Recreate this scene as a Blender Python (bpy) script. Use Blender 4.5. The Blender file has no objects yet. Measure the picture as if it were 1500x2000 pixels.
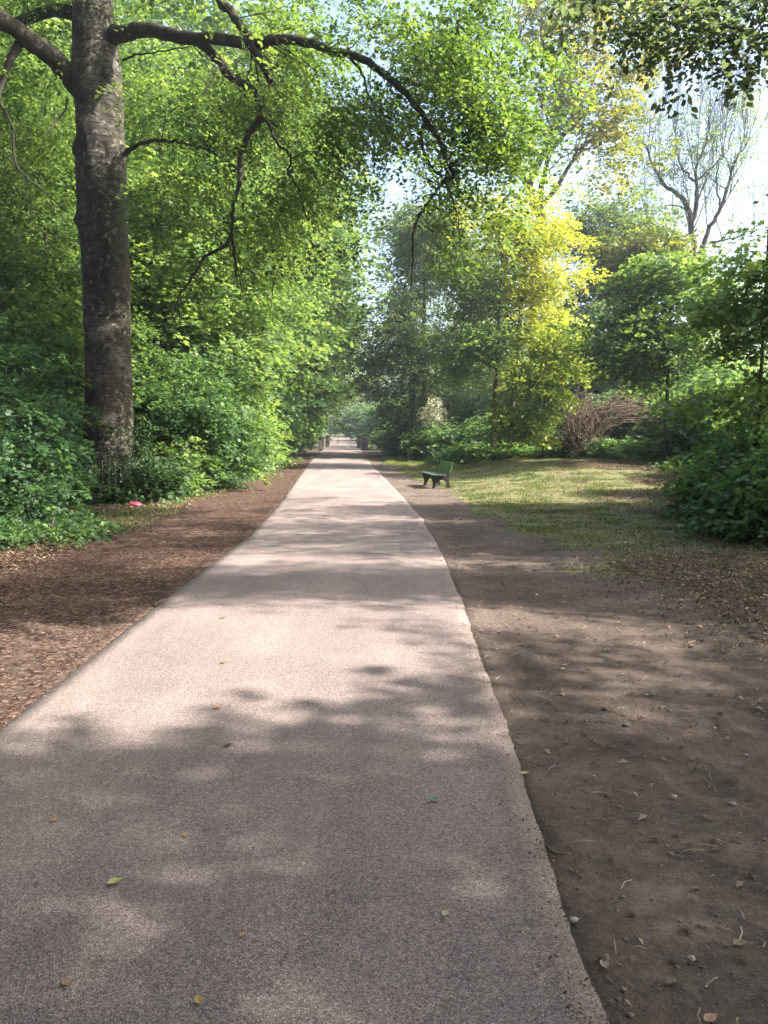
import bpy, math
import numpy as np
from mathutils import Vector

# ------------------------------------------------------------------ camera, sky, sun, exposure
scene = bpy.context.scene
F_PX, PITCH, CAM_H = 1480.0, math.radians(6.09), 1.6
cam_data = bpy.data.cameras.new('camera')
cam_data.sensor_fit = 'VERTICAL'
cam_data.sensor_height = 24.0
cam_data.lens = 24.0 * F_PX / 2000.0
cam_data.clip_start = 0.05
cam_data.clip_end = 2000.0
cam = bpy.data.objects.new('camera', cam_data)
scene.collection.objects.link(cam)
cam.location = (0, 0, CAM_H)
cam.rotation_euler = (math.radians(90) - PITCH, 0, 0)
scene.camera = cam

SUN_AZ, SUN_EL = math.radians(96), math.radians(39)      # azimuth clockwise from +Y
world = bpy.data.worlds.new('World')
scene.world = world
world.use_nodes = True
wn = world.node_tree
sky = wn.nodes.new('ShaderNodeTexSky')
sky.sky_type = 'NISHITA'
sky.sun_disc = False
sky.sun_elevation = SUN_EL
sky.sun_rotation = SUN_AZ
sky.dust_density = 4.0
sky.air_density = 1.0
wn.links.new(sky.outputs[0], wn.nodes['Background'].inputs[0])
wn.nodes['Background'].inputs[1].default_value = 0.14
S = np.array([math.sin(SUN_AZ) * math.cos(SUN_EL), math.cos(SUN_AZ) * math.cos(SUN_EL), math.sin(SUN_EL)])
sun_data = bpy.data.lights.new('sun', 'SUN')
sun_data.energy = 5.0
sun_data.angle = math.radians(0.55)
sun_data.color = (1.0, 0.93, 0.82)
sun = bpy.data.objects.new('sun', sun_data)
scene.collection.objects.link(sun)
sun.rotation_euler = Vector(S).to_track_quat('Z', 'Y').to_euler()
scene.view_settings.view_transform = 'Standard'
scene.view_settings.look = 'None'
scene.view_settings.exposure = 1.97
scene.view_settings.gamma = 1.0
cy = scene.cycles
cy.max_bounces = 6
cy.diffuse_bounces = 4
cy.glossy_bounces = 2
cy.transmission_bounces = 4
cy.caustics_reflective = False
cy.caustics_refractive = False
cy.use_adaptive_sampling = True
cy.adaptive_threshold = 0.02
cy.sample_clamp_indirect = 6.0

R = np.random.default_rng(7)
COL = scene.collection


# ------------------------------------------------------------------ small maths
def ray(px, py):
    u, v = (px - 750.0) / F_PX, (1000.0 - py) / F_PX
    c, s = math.cos(PITCH), math.sin(PITCH)
    return np.array([u, c + v * s, -s + v * c])


def at(px, py, d):
    """world point seen at photo pixel (px, py), d metres ahead"""
    r = ray(px, py)
    return np.array([0, 0, CAM_H]) + r * (d / r[1])


def sm(a, b, x):
    t = np.clip((np.asarray(x, float) - a) / (b - a), 0, 1)
    return t * t * (3 - 2 * t)


def _hash(ix, iy, iz, seed):
    n = (ix * 374761393 + iy * 668265263 + iz * 2147483647 + seed * 974634777) & 0xffffffff
    n = ((n ^ (n >> 13)) * 1274126177) & 0xffffffff
    return ((n ^ (n >> 16)) & 0xffff) / 65535.0


def noise(x, y, z=0.0, seed=0):
    x, y, z = np.broadcast_arrays(np.asarray(x, float), np.asarray(y, float), np.asarray(z, float))
    xi, yi, zi = np.floor(x).astype(np.int64), np.floor(y).astype(np.int64), np.floor(z).astype(np.int64)
    fx, fy, fz = x - xi, y - yi, z - zi
    fx, fy, fz = fx * fx * (3 - 2 * fx), fy * fy * (3 - 2 * fy), fz * fz * (3 - 2 * fz)
    r = 0
    for dx in (0, 1):
        for dy in (0, 1):
            for dz in (0, 1):
                w = (fx if dx else 1 - fx) * (fy if dy else 1 - fy) * (fz if dz else 1 - fz)
                r = r + w * _hash(xi + dx, yi + dy, zi + dz, seed)
    return r


def fbm(x, y, z=0.0, seed=0, octv=4):
    a, s, t = 1.0, 0.0, 0.0
    for i in range(octv):
        s = s + a * noise(np.asarray(x) * 2 ** i, np.asarray(y) * 2 ** i, np.asarray(z) * 2 ** i, seed + i)
        t += a
        a *= 0.5
    return s / t


def flat(px, py, z=0.0):
    r = ray(px, py)
    t = (z - CAM_H) / r[2]
    return r[0] * t, r[1] * t


# path edges, metres: (y, x)
LE = [(-8, -2.2), (0.0, -2.08), (2.5, -2.0)] + [(flat(*p)[1], flat(*p)[0]) for p in
      [(0, 1425), (150, 1308), (300, 1190), (395, 1118), (490, 1045), (545, 985), (577, 940), (605, 902), (624, 880)]]
RE = [(-8, 0.75), (0.0, 0.78)] + [(flat(*p)[1], flat(*p)[0]) for p in
      [(1180, 2000), (1085, 1720), (1030, 1560), (985, 1420), (940, 1290), (905, 1180), (868, 1095), (828, 1020),
       (787, 970), (757, 940), (728, 911), (708, 885)]]


def rise(y):
    return 0.62 * sm(66, 125, y)


for (pl, pr, yy) in ((636.5, 698, 80), (640, 694, 95), (641, 690, 110), (634, 672, 128), (600, 645, 145), (560, 600, 160)):
    LE.append((yy, (pl - 750) / F_PX * yy))
    RE.append((yy, (pr - 750) / F_PX * yy))
LE, RE = np.array(LE), np.array(RE)


def left_edge(y):
    return np.interp(y, LE[:, 0], LE[:, 1])


def right_edge(y):
    return np.interp(y, RE[:, 0], RE[:, 1])


def ground_z(x, y):
    x, y = np.broadcast_arrays(np.asarray(x, float), np.asarray(y, float))
    z = rise(y)
    dl, dr = left_edge(y) - x, x - right_edge(y)
    off = np.maximum(dl, dr)
    z = z - 0.018 * sm(0.0, 0.25, off) * (1 - sm(1.5, 4, off))
    z = z + 0.50 * np.exp(-((x - 9.5) / 6.0) ** 4) * np.exp(-((y - 31) / 10.0) ** 4) * sm(1.2, 4.5, dr)   # lawn mound
    z = z + 0.30 * sm(4, 9, dl) + 0.25 * sm(9, 20, dr)
    z = z + 0.10 * (fbm(x * 0.35, y * 0.35, 0, 3, 3) - 0.5) * sm(0.8, 3, off)
    z = z + 0.018 * (fbm(x * 3, y * 3, 0, 11, 3) - 0.5) * sm(0.02, 0.5, off)
    return z


def G(px, py, dz=0.0):
    """ground point seen at photo pixel"""
    r = ray(px, py)
    t = 1.0
    for i in range(4000):
        p = np.array([0, 0, CAM_H]) + r * t
        if p[2] < float(ground_z(p[0], p[1])):
            break
        t += 0.02 + t * 0.001
    return np.array([p[0], p[1], float(ground_z(p[0], p[1])) + dz])


# ------------------------------------------------------------------ object helpers
def tag(o, label=None, cat=None, group=None, kind=None):
    if label: o['label'] = label
    if cat: o['category'] = cat
    if group: o['group'] = group
    if kind: o['kind'] = kind
    return o


def empty(name, loc, rz=0.0):
    o = bpy.data.objects.new(name, None)
    o.empty_display_size = 0.3
    COL.objects.link(o)
    o.location = tuple(float(v) for v in loc)
    o.rotation_euler = (0, 0, rz)
    return o


def mesh_obj(name, verts, faces, mat, parent=None, smooth=False, attrs=None, loc=None):
    """faces: (n,k) int array or list of lists"""
    me = bpy.data.meshes.new(name)
    verts = np.asarray(verts, dtype=np.float32).reshape(-1, 3)
    if isinstance(faces, np.ndarray):
        n, k = faces.shape
        me.vertices.add(len(verts))
        me.vertices.foreach_set('co', verts.ravel())
        me.loops.add(n * k)
        me.loops.foreach_set('vertex_index', faces.astype(np.int32).ravel())
        me.polygons.add(n)
        me.polygons.foreach_set('loop_start', np.arange(0, n * k, k, dtype=np.int32))
        me.update(calc_edges=True)
        if smooth:
            me.polygons.foreach_set('use_smooth', np.ones(n, dtype=bool))
    else:
        me.from_pydata([tuple(v) for v in verts.tolist()], [], faces)
        if smooth:
            me.polygons.foreach_set('use_smooth', np.ones(len(me.polygons), dtype=bool))
    if attrs:
        for an, av in attrs.items():
            av = np.asarray(av, dtype=np.float32)
            if av.ndim == 1:
                a = me.attributes.new(an, 'FLOAT', 'POINT')
                a.data.foreach_set('value', av)
            else:
                a = me.attributes.new(an, 'FLOAT_COLOR', 'POINT')
                a.data.foreach_set('color', av.ravel())
    me.materials.append(mat)
    o = bpy.data.objects.new(name, me)
    COL.objects.link(o)
    if parent is not None:
        o.parent = parent
    if loc is not None:
        o.location = tuple(float(v) for v in loc)
    return o


class MB:
    def __init__(self):
        self.v, self.f = [], []

    def add(self, v, f):
        b = len(self.v)
        self.v += [tuple(map(float, p)) for p in v]
        self.f += [[b + i for i in q] for q in f]

    def box(self, c, s, rz=0.0, rx=0.0, bev=0.0):
        x, y, z = s[0] / 2, s[1] / 2, s[2] / 2
        b = min(bev, x * .9, y * .9, z * .9)
        if b > 0:
            pts, idx = [], {}
            for sx in (-1, 1):
                for sy in (-1, 1):
                    for sz in (-1, 1):
                        for a in range(3):
                            p = [sx * (x - b), sy * (y - b), sz * (z - b)]
                            p[a] = (sx * x, sy * y, sz * z)[a]
                            idx[(sx, sy, sz, a)] = len(pts)
                            pts.append(p)
            fs = []
            for a in range(3):
                o1, o2 = (a + 1) % 3, (a + 2) % 3
                for s0 in (-1, 1):
                    q = []
                    for (p1, p2) in ((-1, -1), (1, -1), (1, 1), (-1, 1)):
                        k = [0, 0, 0]
                        k[a], k[o1], k[o2] = s0, p1, p2
                        q.append(idx[(k[0], k[1], k[2], a)])
                    fs.append(q if s0 > 0 else q[::-1])
                for p1 in (-1, 1):
                    for p2 in (-1, 1):       # edge running along a, between faces o1 and o2
                        q = []
                        for (s0, fc) in ((-1, o1), (1, o1), (1, o2), (-1, o2)):
                            k = [0, 0, 0]
                            k[a], k[o1], k[o2] = s0, p1, p2
                            q.append(idx[(k[0], k[1], k[2], fc)])
                        fs.append(q if p1 * p2 > 0 else q[::-1])
            for sx in (-1, 1):
                for sy in (-1, 1):
                    for sz in (-1, 1):
                        q = [idx[(sx, sy, sz, a)] for a in range(3)]
                        fs.append(q if sx * sy * sz > 0 else q[::-1])
        else:
            pts = [[sx * x, sy * y, sz * z] for sx in (-1, 1) for sy in (-1, 1) for sz in (-1, 1)]
            fs = [[0, 1, 3, 2], [4, 6, 7, 5], [0, 4, 5, 1], [2, 3, 7, 6], [0, 2, 6, 4], [1, 5, 7, 3]]
        out = []
        for p in pts:
            px_, py_, pz_ = p
            py_, pz_ = py_ * math.cos(rx) - pz_ * math.sin(rx), py_ * math.sin(rx) + pz_ * math.cos(rx)
            px_, py_ = px_ * math.cos(rz) - py_ * math.sin(rz), px_ * math.sin(rz) + py_ * math.cos(rz)
            out.append((px_ + c[0], py_ + c[1], pz_ + c[2]))
        self.add(out, fs)

    def tube(self, pts, rad, n=6, cap=True):
        pts = np.asarray(pts, float)
        rad = np.broadcast_to(np.asarray(rad, float), (len(pts),))
        v, f = tube_arrays(pts, rad, n)
        fl = f.tolist()
        if cap:
            fl.append(list(range(n))[::-1])
            fl.append([(len(pts) - 1) * n + i for i in range(n)])
        self.add(v, fl)

    def build(self, name, mat, parent=None, smooth=False, loc=None):
        return mesh_obj(name, np.array(self.v), self.f, mat, parent, smooth, None, loc)


def tube_arrays(pts, rad, n=6, seed=0, rough=0.0):
    pts = np.asarray(pts, float)
    m = len(pts)
    tan = np.gradient(pts, axis=0)
    tan /= np.linalg.norm(tan, axis=1, keepdims=True) + 1e-9
    ref = np.array([1.0, 0.05, 0.02]) if abs(tan[:, 2]).mean() > 0.6 else np.array([0.03, 0.05, 1.0])
    a = np.cross(tan, ref)
    a /= np.linalg.norm(a, axis=1, keepdims=True) + 1e-9
    b = np.cross(tan, a)
    th = np.linspace(0, 2 * np.pi, n, endpoint=False)
    rr = np.repeat(np.asarray(rad, float)[:, None], n, 1)
    v = pts[:, None, :] + rr[..., None] * (a[:, None, :] * np.cos(th)[None, :, None] + b[:, None, :] * np.sin(th)[None, :, None])
    i = np.arange(m - 1)[:, None] * n
    j = np.arange(n)[None, :]
    jn = (j + 1) % n
    f = np.stack([i + j, i + jn, i + n + jn, i + n + j], -1).reshape(-1, 4)
    return v.reshape(-1, 3), f


def curve(pts, n=8):
    """catmull-rom through pts"""
    P = np.asarray(pts, float)
    P = np.vstack([2 * P[0] - P[1], P, 2 * P[-1] - P[-2]])
    out = []
    for i in range(1, len(P) - 2):
        for t in np.linspace(0, 1, n, endpoint=False):
            a, b, c, d = P[i - 1], P[i], P[i + 1], P[i + 2]
            out.append(0.5 * ((2 * b) + (c - a) * t + (2 * a - 5 * b + 4 * c - d) * t * t + (3 * b - a - 3 * c + d) * t ** 3))
    out.append(P[-2])
    return np.array(out)


# ------------------------------------------------------------------ materials
def new_mat(name):
    m = bpy.data.materials.new(name)
    m.use_nodes = True
    nt = m.node_tree
    nt.nodes.clear()
    out = nt.nodes.new('ShaderNodeOutputMaterial')
    return m, nt, out


def nd(nt, typ, **kw):
    n = nt.nodes.new(typ)
    for k, v in kw.items():
        if k.startswith('i_'):
            key = k[2:]
            key = int(key) if key.isdigit() else key.replace('_', ' ')
            n.inputs[key].default_value = v
        else:
            setattr(n, k, v)
    return n


def lk(nt, a, b):
    nt.links.new(a, b)


def ramp(nt, src, stops, interp='LINEAR'):
    r = nt.nodes.new('ShaderNodeValToRGB')
    r.color_ramp.interpolation = interp
    e = r.color_ramp.elements
    while len(e) < len(stops):
        e.new(0.5)
    for i, (p, c) in enumerate(stops):
        e[i].position = p
        e[i].color = c if len(c) == 4 else (*c, 1)
    lk(nt, src, r.inputs[0])
    return r


def mixc(nt, fac, a, b, typ='MIX'):
    m = nt.nodes.new('ShaderNodeMix')
    m.data_type = 'RGBA'
    m.blend_type = typ
    for sock, val in ((m.inputs[0], fac), (m.inputs[6], a), (m.inputs[7], b)):
        if isinstance(val, (int, float)):
            sock.default_value = val
        elif isinstance(val, tuple):
            sock.default_value = val if len(val) == 4 else (*val, 1)
        else:
            lk(nt, val, sock)
    return m.outputs[2]


def tex(nt, scale, detail=3, rough=0.6, vec=None, kind='noise', stretch=None):
    tc = nt.nodes.new('ShaderNodeTexCoord')
    src = tc.outputs['Object']
    if stretch:
        mp = nt.nodes.new('ShaderNodeMapping')
        mp.inputs['Scale'].default_value = stretch
        lk(nt, src, mp.inputs[0])
        src = mp.outputs[0]
    if kind == 'noise':
        n = nd(nt, 'ShaderNodeTexNoise', i_Scale=scale, i_Detail=detail, i_Roughness=rough)
    else:
        n = nd(nt, 'ShaderNodeTexVoronoi', i_Scale=scale)
    lk(nt, src, n.inputs['Vector'])
    return n


def math_(nt, op, a, b=None, clamp=False):
    m = nt.nodes.new('ShaderNodeMath')
    m.operation = op
    m.use_clamp = clamp
    for s, v in ((m.inputs[0], a), (m.inputs[1], b)):
        if v is None: continue
        if isinstance(v, (int, float)): s.default_value = v
        else: lk(nt, v, s)
    return m.outputs[0]


def leaf_mat(name, dark, mid, light, trans=0.45, tlight=None, gloss=0.35):
    """tint attribute (0..1) runs dark -> mid -> light; part of the light comes through the blade"""
    m, nt, out = new_mat(name)
    at_ = nd(nt, 'ShaderNodeAttribute', attribute_name='tint')
    c = ramp(nt, at_.outputs['Fac'], [(0.0, dark), (0.5, mid), (1.0, light)])
    p = nd(nt, 'ShaderNodeBsdfPrincipled', i_Roughness=0.5)
    p.inputs['Specular IOR Level'].default_value = gloss
    lk(nt, c.outputs[0], p.inputs['Base Color'])
    tr = nd(nt, 'ShaderNodeBsdfTranslucent')
    tl = tlight or (1.9, 1.75, 0.55)
    tc = mixc(nt, 1.0, c.outputs[0], tl, 'MULTIPLY')
    lk(nt, tc, tr.inputs[0])
    mx = nd(nt, 'ShaderNodeMixShader')
    mx.inputs[0].default_value = trans
    lk(nt, p.outputs[0], mx.inputs[1])
    lk(nt, tr.outputs[0], mx.inputs[2])
    lk(nt, mx.outputs[0], out.inputs[0])
    return m


def bark_mat(name, c1, c2, scale=6, moss=None, stretch=(1, 1, 0.25), bump=0.5):
    m, nt, out = new_mat(name)
    n1 = tex(nt, scale, 5, 0.65, stretch=stretch)
    c = ramp(nt, n1.outputs[0], [(0.3, c1), (0.7, c2)]).outputs[0]
    n2 = tex(nt, scale * 5, 4, 0.7, stretch=stretch)
    c = mixc(nt, 0.5, c, ramp(nt, n2.outputs[0], [(0.3, (0.35, 0.35, 0.35)), (0.7, (1.4, 1.4, 1.4))]).outputs[0], 'MULTIPLY')
    if moss:
        n3 = tex(nt, 2.2, 4, 0.6)
        c = mixc(nt, ramp(nt, n3.outputs[0], [(0.48, (0, 0, 0)), (0.66, (0.8, 0.8, 0.8))]).outputs[0], c, moss)
    p = nd(nt, 'ShaderNodeBsdfPrincipled', i_Roughness=0.85)
    p.inputs['Specular IOR Level'].default_value = 0.2
    lk(nt, c, p.inputs['Base Color'])
    b = nd(nt, 'ShaderNodeBump', i_Strength=bump, i_Distance=0.03)
    lk(nt, n2.outputs[0], b.inputs['Height'])
    lk(nt, b.outputs[0], p.inputs['Normal'])
    lk(nt, p.outputs[0], out.inputs[0])
    return m


def plain_mat(name, c, rough=0.7, var=0.25, scale=8, metal=0.0, bump=0.2):
    m, nt, out = new_mat(name)
    n = tex(nt, scale, 4, 0.65)
    lo = tuple(v * (1 - var) for v in c)
    hi = tuple(min(1, v * (1 + var)) for v in c)
    col = ramp(nt, n.outputs[0], [(0.3, lo), (0.7, hi)]).outputs[0]
    p = nd(nt, 'ShaderNodeBsdfPrincipled', i_Roughness=rough, i_Metallic=metal)
    lk(nt, col, p.inputs['Base Color'])
    b = nd(nt, 'ShaderNodeBump', i_Strength=bump, i_Distance=0.01)
    lk(nt, n.outputs[0], b.inputs['Height'])
    lk(nt, b.outputs[0], p.inputs['Normal'])
    lk(nt, p.outputs[0], out.inputs[0])
    return m


M = {}
M['beech_leaf'] = leaf_mat('beech_leaf', (0.030, 0.064, 0.020), (0.072, 0.135, 0.036), (0.17, 0.245, 0.07), 0.52, (2.0, 1.85, 0.9))
M['maple_leaf'] = leaf_mat('maple_leaf', (0.032, 0.070, 0.028), (0.090, 0.160, 0.054), (0.22, 0.31, 0.10), 0.45, (1.9, 1.8, 0.9))
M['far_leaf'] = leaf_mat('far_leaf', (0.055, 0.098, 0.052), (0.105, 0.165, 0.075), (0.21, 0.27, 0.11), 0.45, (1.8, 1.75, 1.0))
M['yellow_leaf'] = leaf_mat('yellow_leaf', (0.10, 0.17, 0.03), (0.27, 0.33, 0.045), (0.46, 0.46, 0.08), 0.42, (1.3, 1.3, 0.8))
M['gold_leaf'] = leaf_mat('gold_leaf', (0.060, 0.11, 0.030), (0.17, 0.22, 0.05), (0.42, 0.38, 0.07), 0.45, (1.4, 1.25, 0.6))
M['dark_leaf'] = leaf_mat('dark_leaf', (0.024, 0.050, 0.024), (0.050, 0.092, 0.036), (0.115, 0.165, 0.06), 0.38)
M['shrub_leaf'] = leaf_mat('shrub_leaf', (0.022, 0.056, 0.028), (0.066, 0.138, 0.054), (0.16, 0.25, 0.085), 0.4, (1.8, 1.8, 0.9))
M['shaded_bough_leaf'] = leaf_mat('shaded_bough_leaf', (0.06, 0.09, 0.055), (0.10, 0.14, 0.085), (0.17, 0.22, 0.12), 0.5, (1.5, 1.5, 0.9))  # greyer than the crown leaves: crown shade put into the leaf colour
M['ivy_leaf'] = leaf_mat('ivy_leaf', (0.015, 0.040, 0.015), (0.03, 0.070, 0.025), (0.07, 0.12, 0.04), 0.2)
M['pale_leaf'] = leaf_mat('pale_leaf', (0.18, 0.20, 0.12), (0.32, 0.34, 0.22), (0.5, 0.50, 0.36), 0.3, (1.1, 1.1, 0.9))
M['grass'] = leaf_mat('grass_blade', (0.05, 0.095, 0.025), (0.12, 0.17, 0.045), (0.34, 0.32, 0.13), 0.35, (1.3, 1.3, 0.6))
M['bark'] = bark_mat('bark', (0.028, 0.023, 0.018), (0.075, 0.064, 0.052), 7)
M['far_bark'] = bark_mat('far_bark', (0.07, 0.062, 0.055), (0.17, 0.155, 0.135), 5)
M['dry_twig'] = plain_mat('dry_twig', (0.125, 0.088, 0.062), 0.9, 0.4, 3)


def beech_bark():
    m, nt, out = new_mat('beech_bark')
    n1 = tex(nt, 1.6, 6, 0.6)
    base = ramp(nt, n1.outputs[0], [(0.36, (0.018, 0.015, 0.013)), (0.50, (0.044, 0.038, 0.033)), (0.66, (0.135, 0.122, 0.112))]).outputs[0]
    # horizontal creases and scars
    n2 = tex(nt, 3.0, 6, 0.7, stretch=(0.8, 0.8, 7.0))
    creases = ramp(nt, n2.outputs[0], [(0.545, (0, 0, 0)), (0.585, (1, 1, 1))]).outputs[0]
    base = mixc(nt, creases, base, (0.016, 0.012, 0.009))
    # soot-dark water streaks running down
    n5 = tex(nt, 2.2, 4, 0.6, stretch=(1.6, 1.6, 0.10))
    base = mixc(nt, ramp(nt, n5.outputs[0], [(0.52, (0, 0, 0)), (0.66, (0.7, 0.7, 0.7))]).outputs[0], base, (0.026, 0.022, 0.018))
    # green algae on one flank
    geo = nd(nt, 'ShaderNodeNewGeometry')
    sep = nd(nt, 'ShaderNodeSeparateXYZ')
    lk(nt, geo.outputs['Normal'], sep.inputs[0])
    flank = math_(nt, 'MULTIPLY', math_(nt, 'ADD', sep.outputs[0], -0.25), 1.3, True)
    n3 = tex(nt, 5, 5, 0.7)
    mossf = math_(nt, 'MULTIPLY', flank, ramp(nt, n3.outputs[0], [(0.38, (0, 0, 0)), (0.6, (1, 1, 1))]).outputs[0])
    base = mixc(nt, math_(nt, 'MULTIPLY', mossf, 0.8), base, (0.062, 0.056, 0.024))
    n6 = tex(nt, 7.5, 5, 0.7)
    base = mixc(nt, ramp(nt, n6.outputs[0], [(0.56, (0, 0, 0)), (0.61, (0.75, 0.75, 0.75))]).outputs[0], base, (0.20, 0.185, 0.17))
    n7 = tex(nt, 11, 5, 0.7, stretch=(1, 1, .6))
    base = mixc(nt, ramp(nt, n7.outputs[0], [(0.59, (0, 0, 0)), (0.63, (0.9, 0.9, 0.9))]).outputs[0], base, (0.014, 0.011, 0.009))
    n4 = tex(nt, 40, 4, 0.7)
    base = mixc(nt, 0.45, base, ramp(nt, n4.outputs[0], [(0.3, (0.5, 0.5, 0.5)), (0.7, (1.4, 1.4, 1.4))]).outputs[0], 'MULTIPLY')
    p = nd(nt, 'ShaderNodeBsdfPrincipled', i_Roughness=0.75)
    p.inputs['Specular IOR Level'].default_value = 0.25
    lk(nt, base, p.inputs['Base Color'])
    h = math_(nt, 'SUBTRACT', math_(nt, 'MULTIPLY', n4.outputs[0], 0.35), math_(nt, 'MULTIPLY', creases, 0.8))
    b = nd(nt, 'ShaderNodeBump', i_Strength=1.0, i_Distance=0.06)
    lk(nt, h, b.inputs['Height'])
    lk(nt, b.outputs[0], p.inputs['Normal'])
    lk(nt, p.outputs[0], out.inputs[0])
    return m


M['beech_bark'] = beech_bark()
M['limb_bark'] = bark_mat('limb_bark', (0.020, 0.016, 0.013), (0.062, 0.053, 0.045), 5)


def asphalt_mat():
    m, nt, out = new_mat('asphalt')
    v = tex(nt, 185, kind='voronoi')
    vc = nd(nt, 'ShaderNodeSeparateColor')
    lk(nt, v.outputs['Color'], vc.inputs[0])
    stones = ramp(nt, vc.outputs[0], [(0.0, (0.165, 0.134, 0.132)), (0.30, (0.240, 0.200, 0.194)), (0.70, (0.298, 0.252, 0.240)),
                                      (0.93, (0.35, 0.300, 0.286)), (1.0, (0.46, 0.41, 0.395))]).outputs[0]
    gap = ramp(nt, v.outputs['Distance'], [(0.35, (1, 1, 1)), (0.75, (0.45, 0.42, 0.42))]).outputs[0]
    c = mixc(nt, 0.8, stones, gap, 'MULTIPLY')
    n1 = tex(nt, 0.9, 5, 0.6)
    c = mixc(nt, 1.0, c, ramp(nt, n1.outputs[0], [(0.25, (0.78, 0.77, 0.78)), (0.75, (1.18, 1.16, 1.14))]).outputs[0], 'MULTIPLY')
    n2 = tex(nt, 45, 4, 0.75)
    c = mixc(nt, 1.0, c, ramp(nt, n2.outputs[0], [(0.25, (0.72, 0.71, 0.71)), (0.5, (1.0, 1.0, 1.0)), (0.8, (1.28, 1.26, 1.24))]).outputs[0], 'MULTIPLY')
    n8 = tex(nt, 2.6, 4, 0.6, stretch=(1.0, .12, 1))
    c = mixc(nt, 1.0, c, ramp(nt, n8.outputs[0], [(0.3, (0.86, 0.86, 0.87)), (0.7, (1.12, 1.11, 1.10))]).outputs[0], 'MULTIPLY')
    # dark old stains
    n3 = tex(nt, 1.6, 5, 0.65, stretch=(0.8, 1.6, 1))
    c = mixc(nt, ramp(nt, n3.outputs[0], [(0.68, (0, 0, 0)), (0.74, (0.4, 0.4, 0.4))]).outputs[0], c, (0.10, 0.085, 0.08))
    # dust near both edges, and a laying joint across
    at_ = nd(nt, 'ShaderNodeAttribute', attribute_name='edge')
    n4 = tex(nt, 9, 4, 0.6)
    dust = math_(nt, 'MULTIPLY', at_.outputs['Fac'], ramp(nt, n4.outputs[0], [(0.35, (0.1, 0.1, 0.1)), (0.65, (1, 1, 1))]).outputs[0])
    c = mixc(nt, math_(nt, 'MULTIPLY', dust, 0.5), c, (0.19, 0.150, 0.120))
    at2 = nd(nt, 'ShaderNodeAttribute', attribute_name='joint')
    c = mixc(nt, math_(nt, 'MULTIPLY', at2.outputs['Fac'], 0.55), c, (0.05, 0.045, 0.045))
    p = nd(nt, 'ShaderNodeBsdfPrincipled', i_Roughness=0.9)
    p.inputs['Specular IOR Level'].default_value = 0.15
    lk(nt, c, p.inputs['Base Color'])
    b = nd(nt, 'ShaderNodeBump', i_Strength=0.6, i_Distance=0.004)
    hh = math_(nt, 'ADD', math_(nt, 'MULTIPLY', v.outputs['Distance'], -1.0), math_(nt, 'MULTIPLY', n2.outputs[0], 1.2))
    lk(nt, hh, b.inputs['Height'])
    lk(nt, b.outputs[0], p.inputs['Normal'])
    lk(nt, p.outputs[0], out.inputs[0])
    return m


def ground_mat():
    m, nt, out = new_mat('woodland_ground')
    zr = nd(nt, 'ShaderNodeAttribute', attribute_name='zone')
    sp = nd(nt, 'ShaderNodeSeparateColor')
    lk(nt, zr.outputs['Color'], sp.inputs[0])
    fine = tex(nt, 22, 6, 0.75)
    big = tex(nt, 1.3, 5, 0.6)
    grit = tex(nt, 120, 3, 0.7)
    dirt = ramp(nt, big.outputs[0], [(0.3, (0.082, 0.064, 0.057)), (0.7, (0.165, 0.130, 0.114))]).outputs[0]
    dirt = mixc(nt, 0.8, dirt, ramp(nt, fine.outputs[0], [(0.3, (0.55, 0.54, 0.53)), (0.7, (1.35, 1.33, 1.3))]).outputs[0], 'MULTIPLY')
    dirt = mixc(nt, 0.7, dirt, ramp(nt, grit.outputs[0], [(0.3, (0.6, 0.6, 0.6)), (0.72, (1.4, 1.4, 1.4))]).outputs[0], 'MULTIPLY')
    # bark mulch
    vv = tex(nt, 38, kind='voronoi', stretch=(1, 1.6, 1))
    vs = nd(nt, 'ShaderNodeSeparateColor')
    lk(nt, vv.outputs['Color'], vs.inputs[0])
    mul = ramp(nt, vs.outputs[0], [(0, (0.028, 0.016, 0.013)), (0.45, (0.080, 0.048, 0.037)), (0.8, (0.14, 0.09, 0.07)), (1, (0.28, 0.20, 0.16))]).outputs[0]
    mul = mixc(nt, 0.7, mul, ramp(nt, fine.outputs[0], [(0.3, (0.45, 0.45, 0.45)), (0.7, (1.4, 1.4, 1.4))]).outputs[0], 'MULTIPLY')
    # lawn soil with thatch
    th = ramp(nt, fine.outputs[0], [(0.30, (0.075, 0.070, 0.040)), (0.5, (0.14, 0.15, 0.065)), (0.72, (0.27, 0.24, 0.14))]).outputs[0]
    hum = ramp(nt, fine.outputs[0], [(0.3, (0.035, 0.026, 0.018)), (0.7, (0.13, 0.095, 0.066))]).outputs[0]
    edge = tex(nt, 5, 5, 0.7)

    def soft(s):
        a = math_(nt, 'ADD', s, math_(nt, 'MULTIPLY', math_(nt, 'SUBTRACT', edge.outputs[0], 0.5), 0.9))
        return ramp(nt, a, [(0.38, (0, 0, 0)), (0.62, (1, 1, 1))]).outputs[0]
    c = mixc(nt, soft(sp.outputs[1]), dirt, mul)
    c = mixc(nt, soft(sp.outputs[0]), c, th)
    c = mixc(nt, soft(sp.outputs[2]), c, hum)
    p = nd(nt, 'ShaderNodeBsdfPrincipled', i_Roughness=0.95)
    p.inputs['Specular IOR Level'].default_value = 0.1
    lk(nt, c, p.inputs['Base Color'])
    b = nd(nt, 'ShaderNodeBump', i_Strength=0.8, i_Distance=0.02)
    lk(nt, math_(nt, 'ADD', fine.outputs[0], math_(nt, 'MULTIPLY', grit.outputs[0], 0.3)), b.inputs['Height'])
    lk(nt, b.outputs[0], p.inputs['Normal'])
    lk(nt, p.outputs[0], out.inputs[0])
    return m


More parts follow.
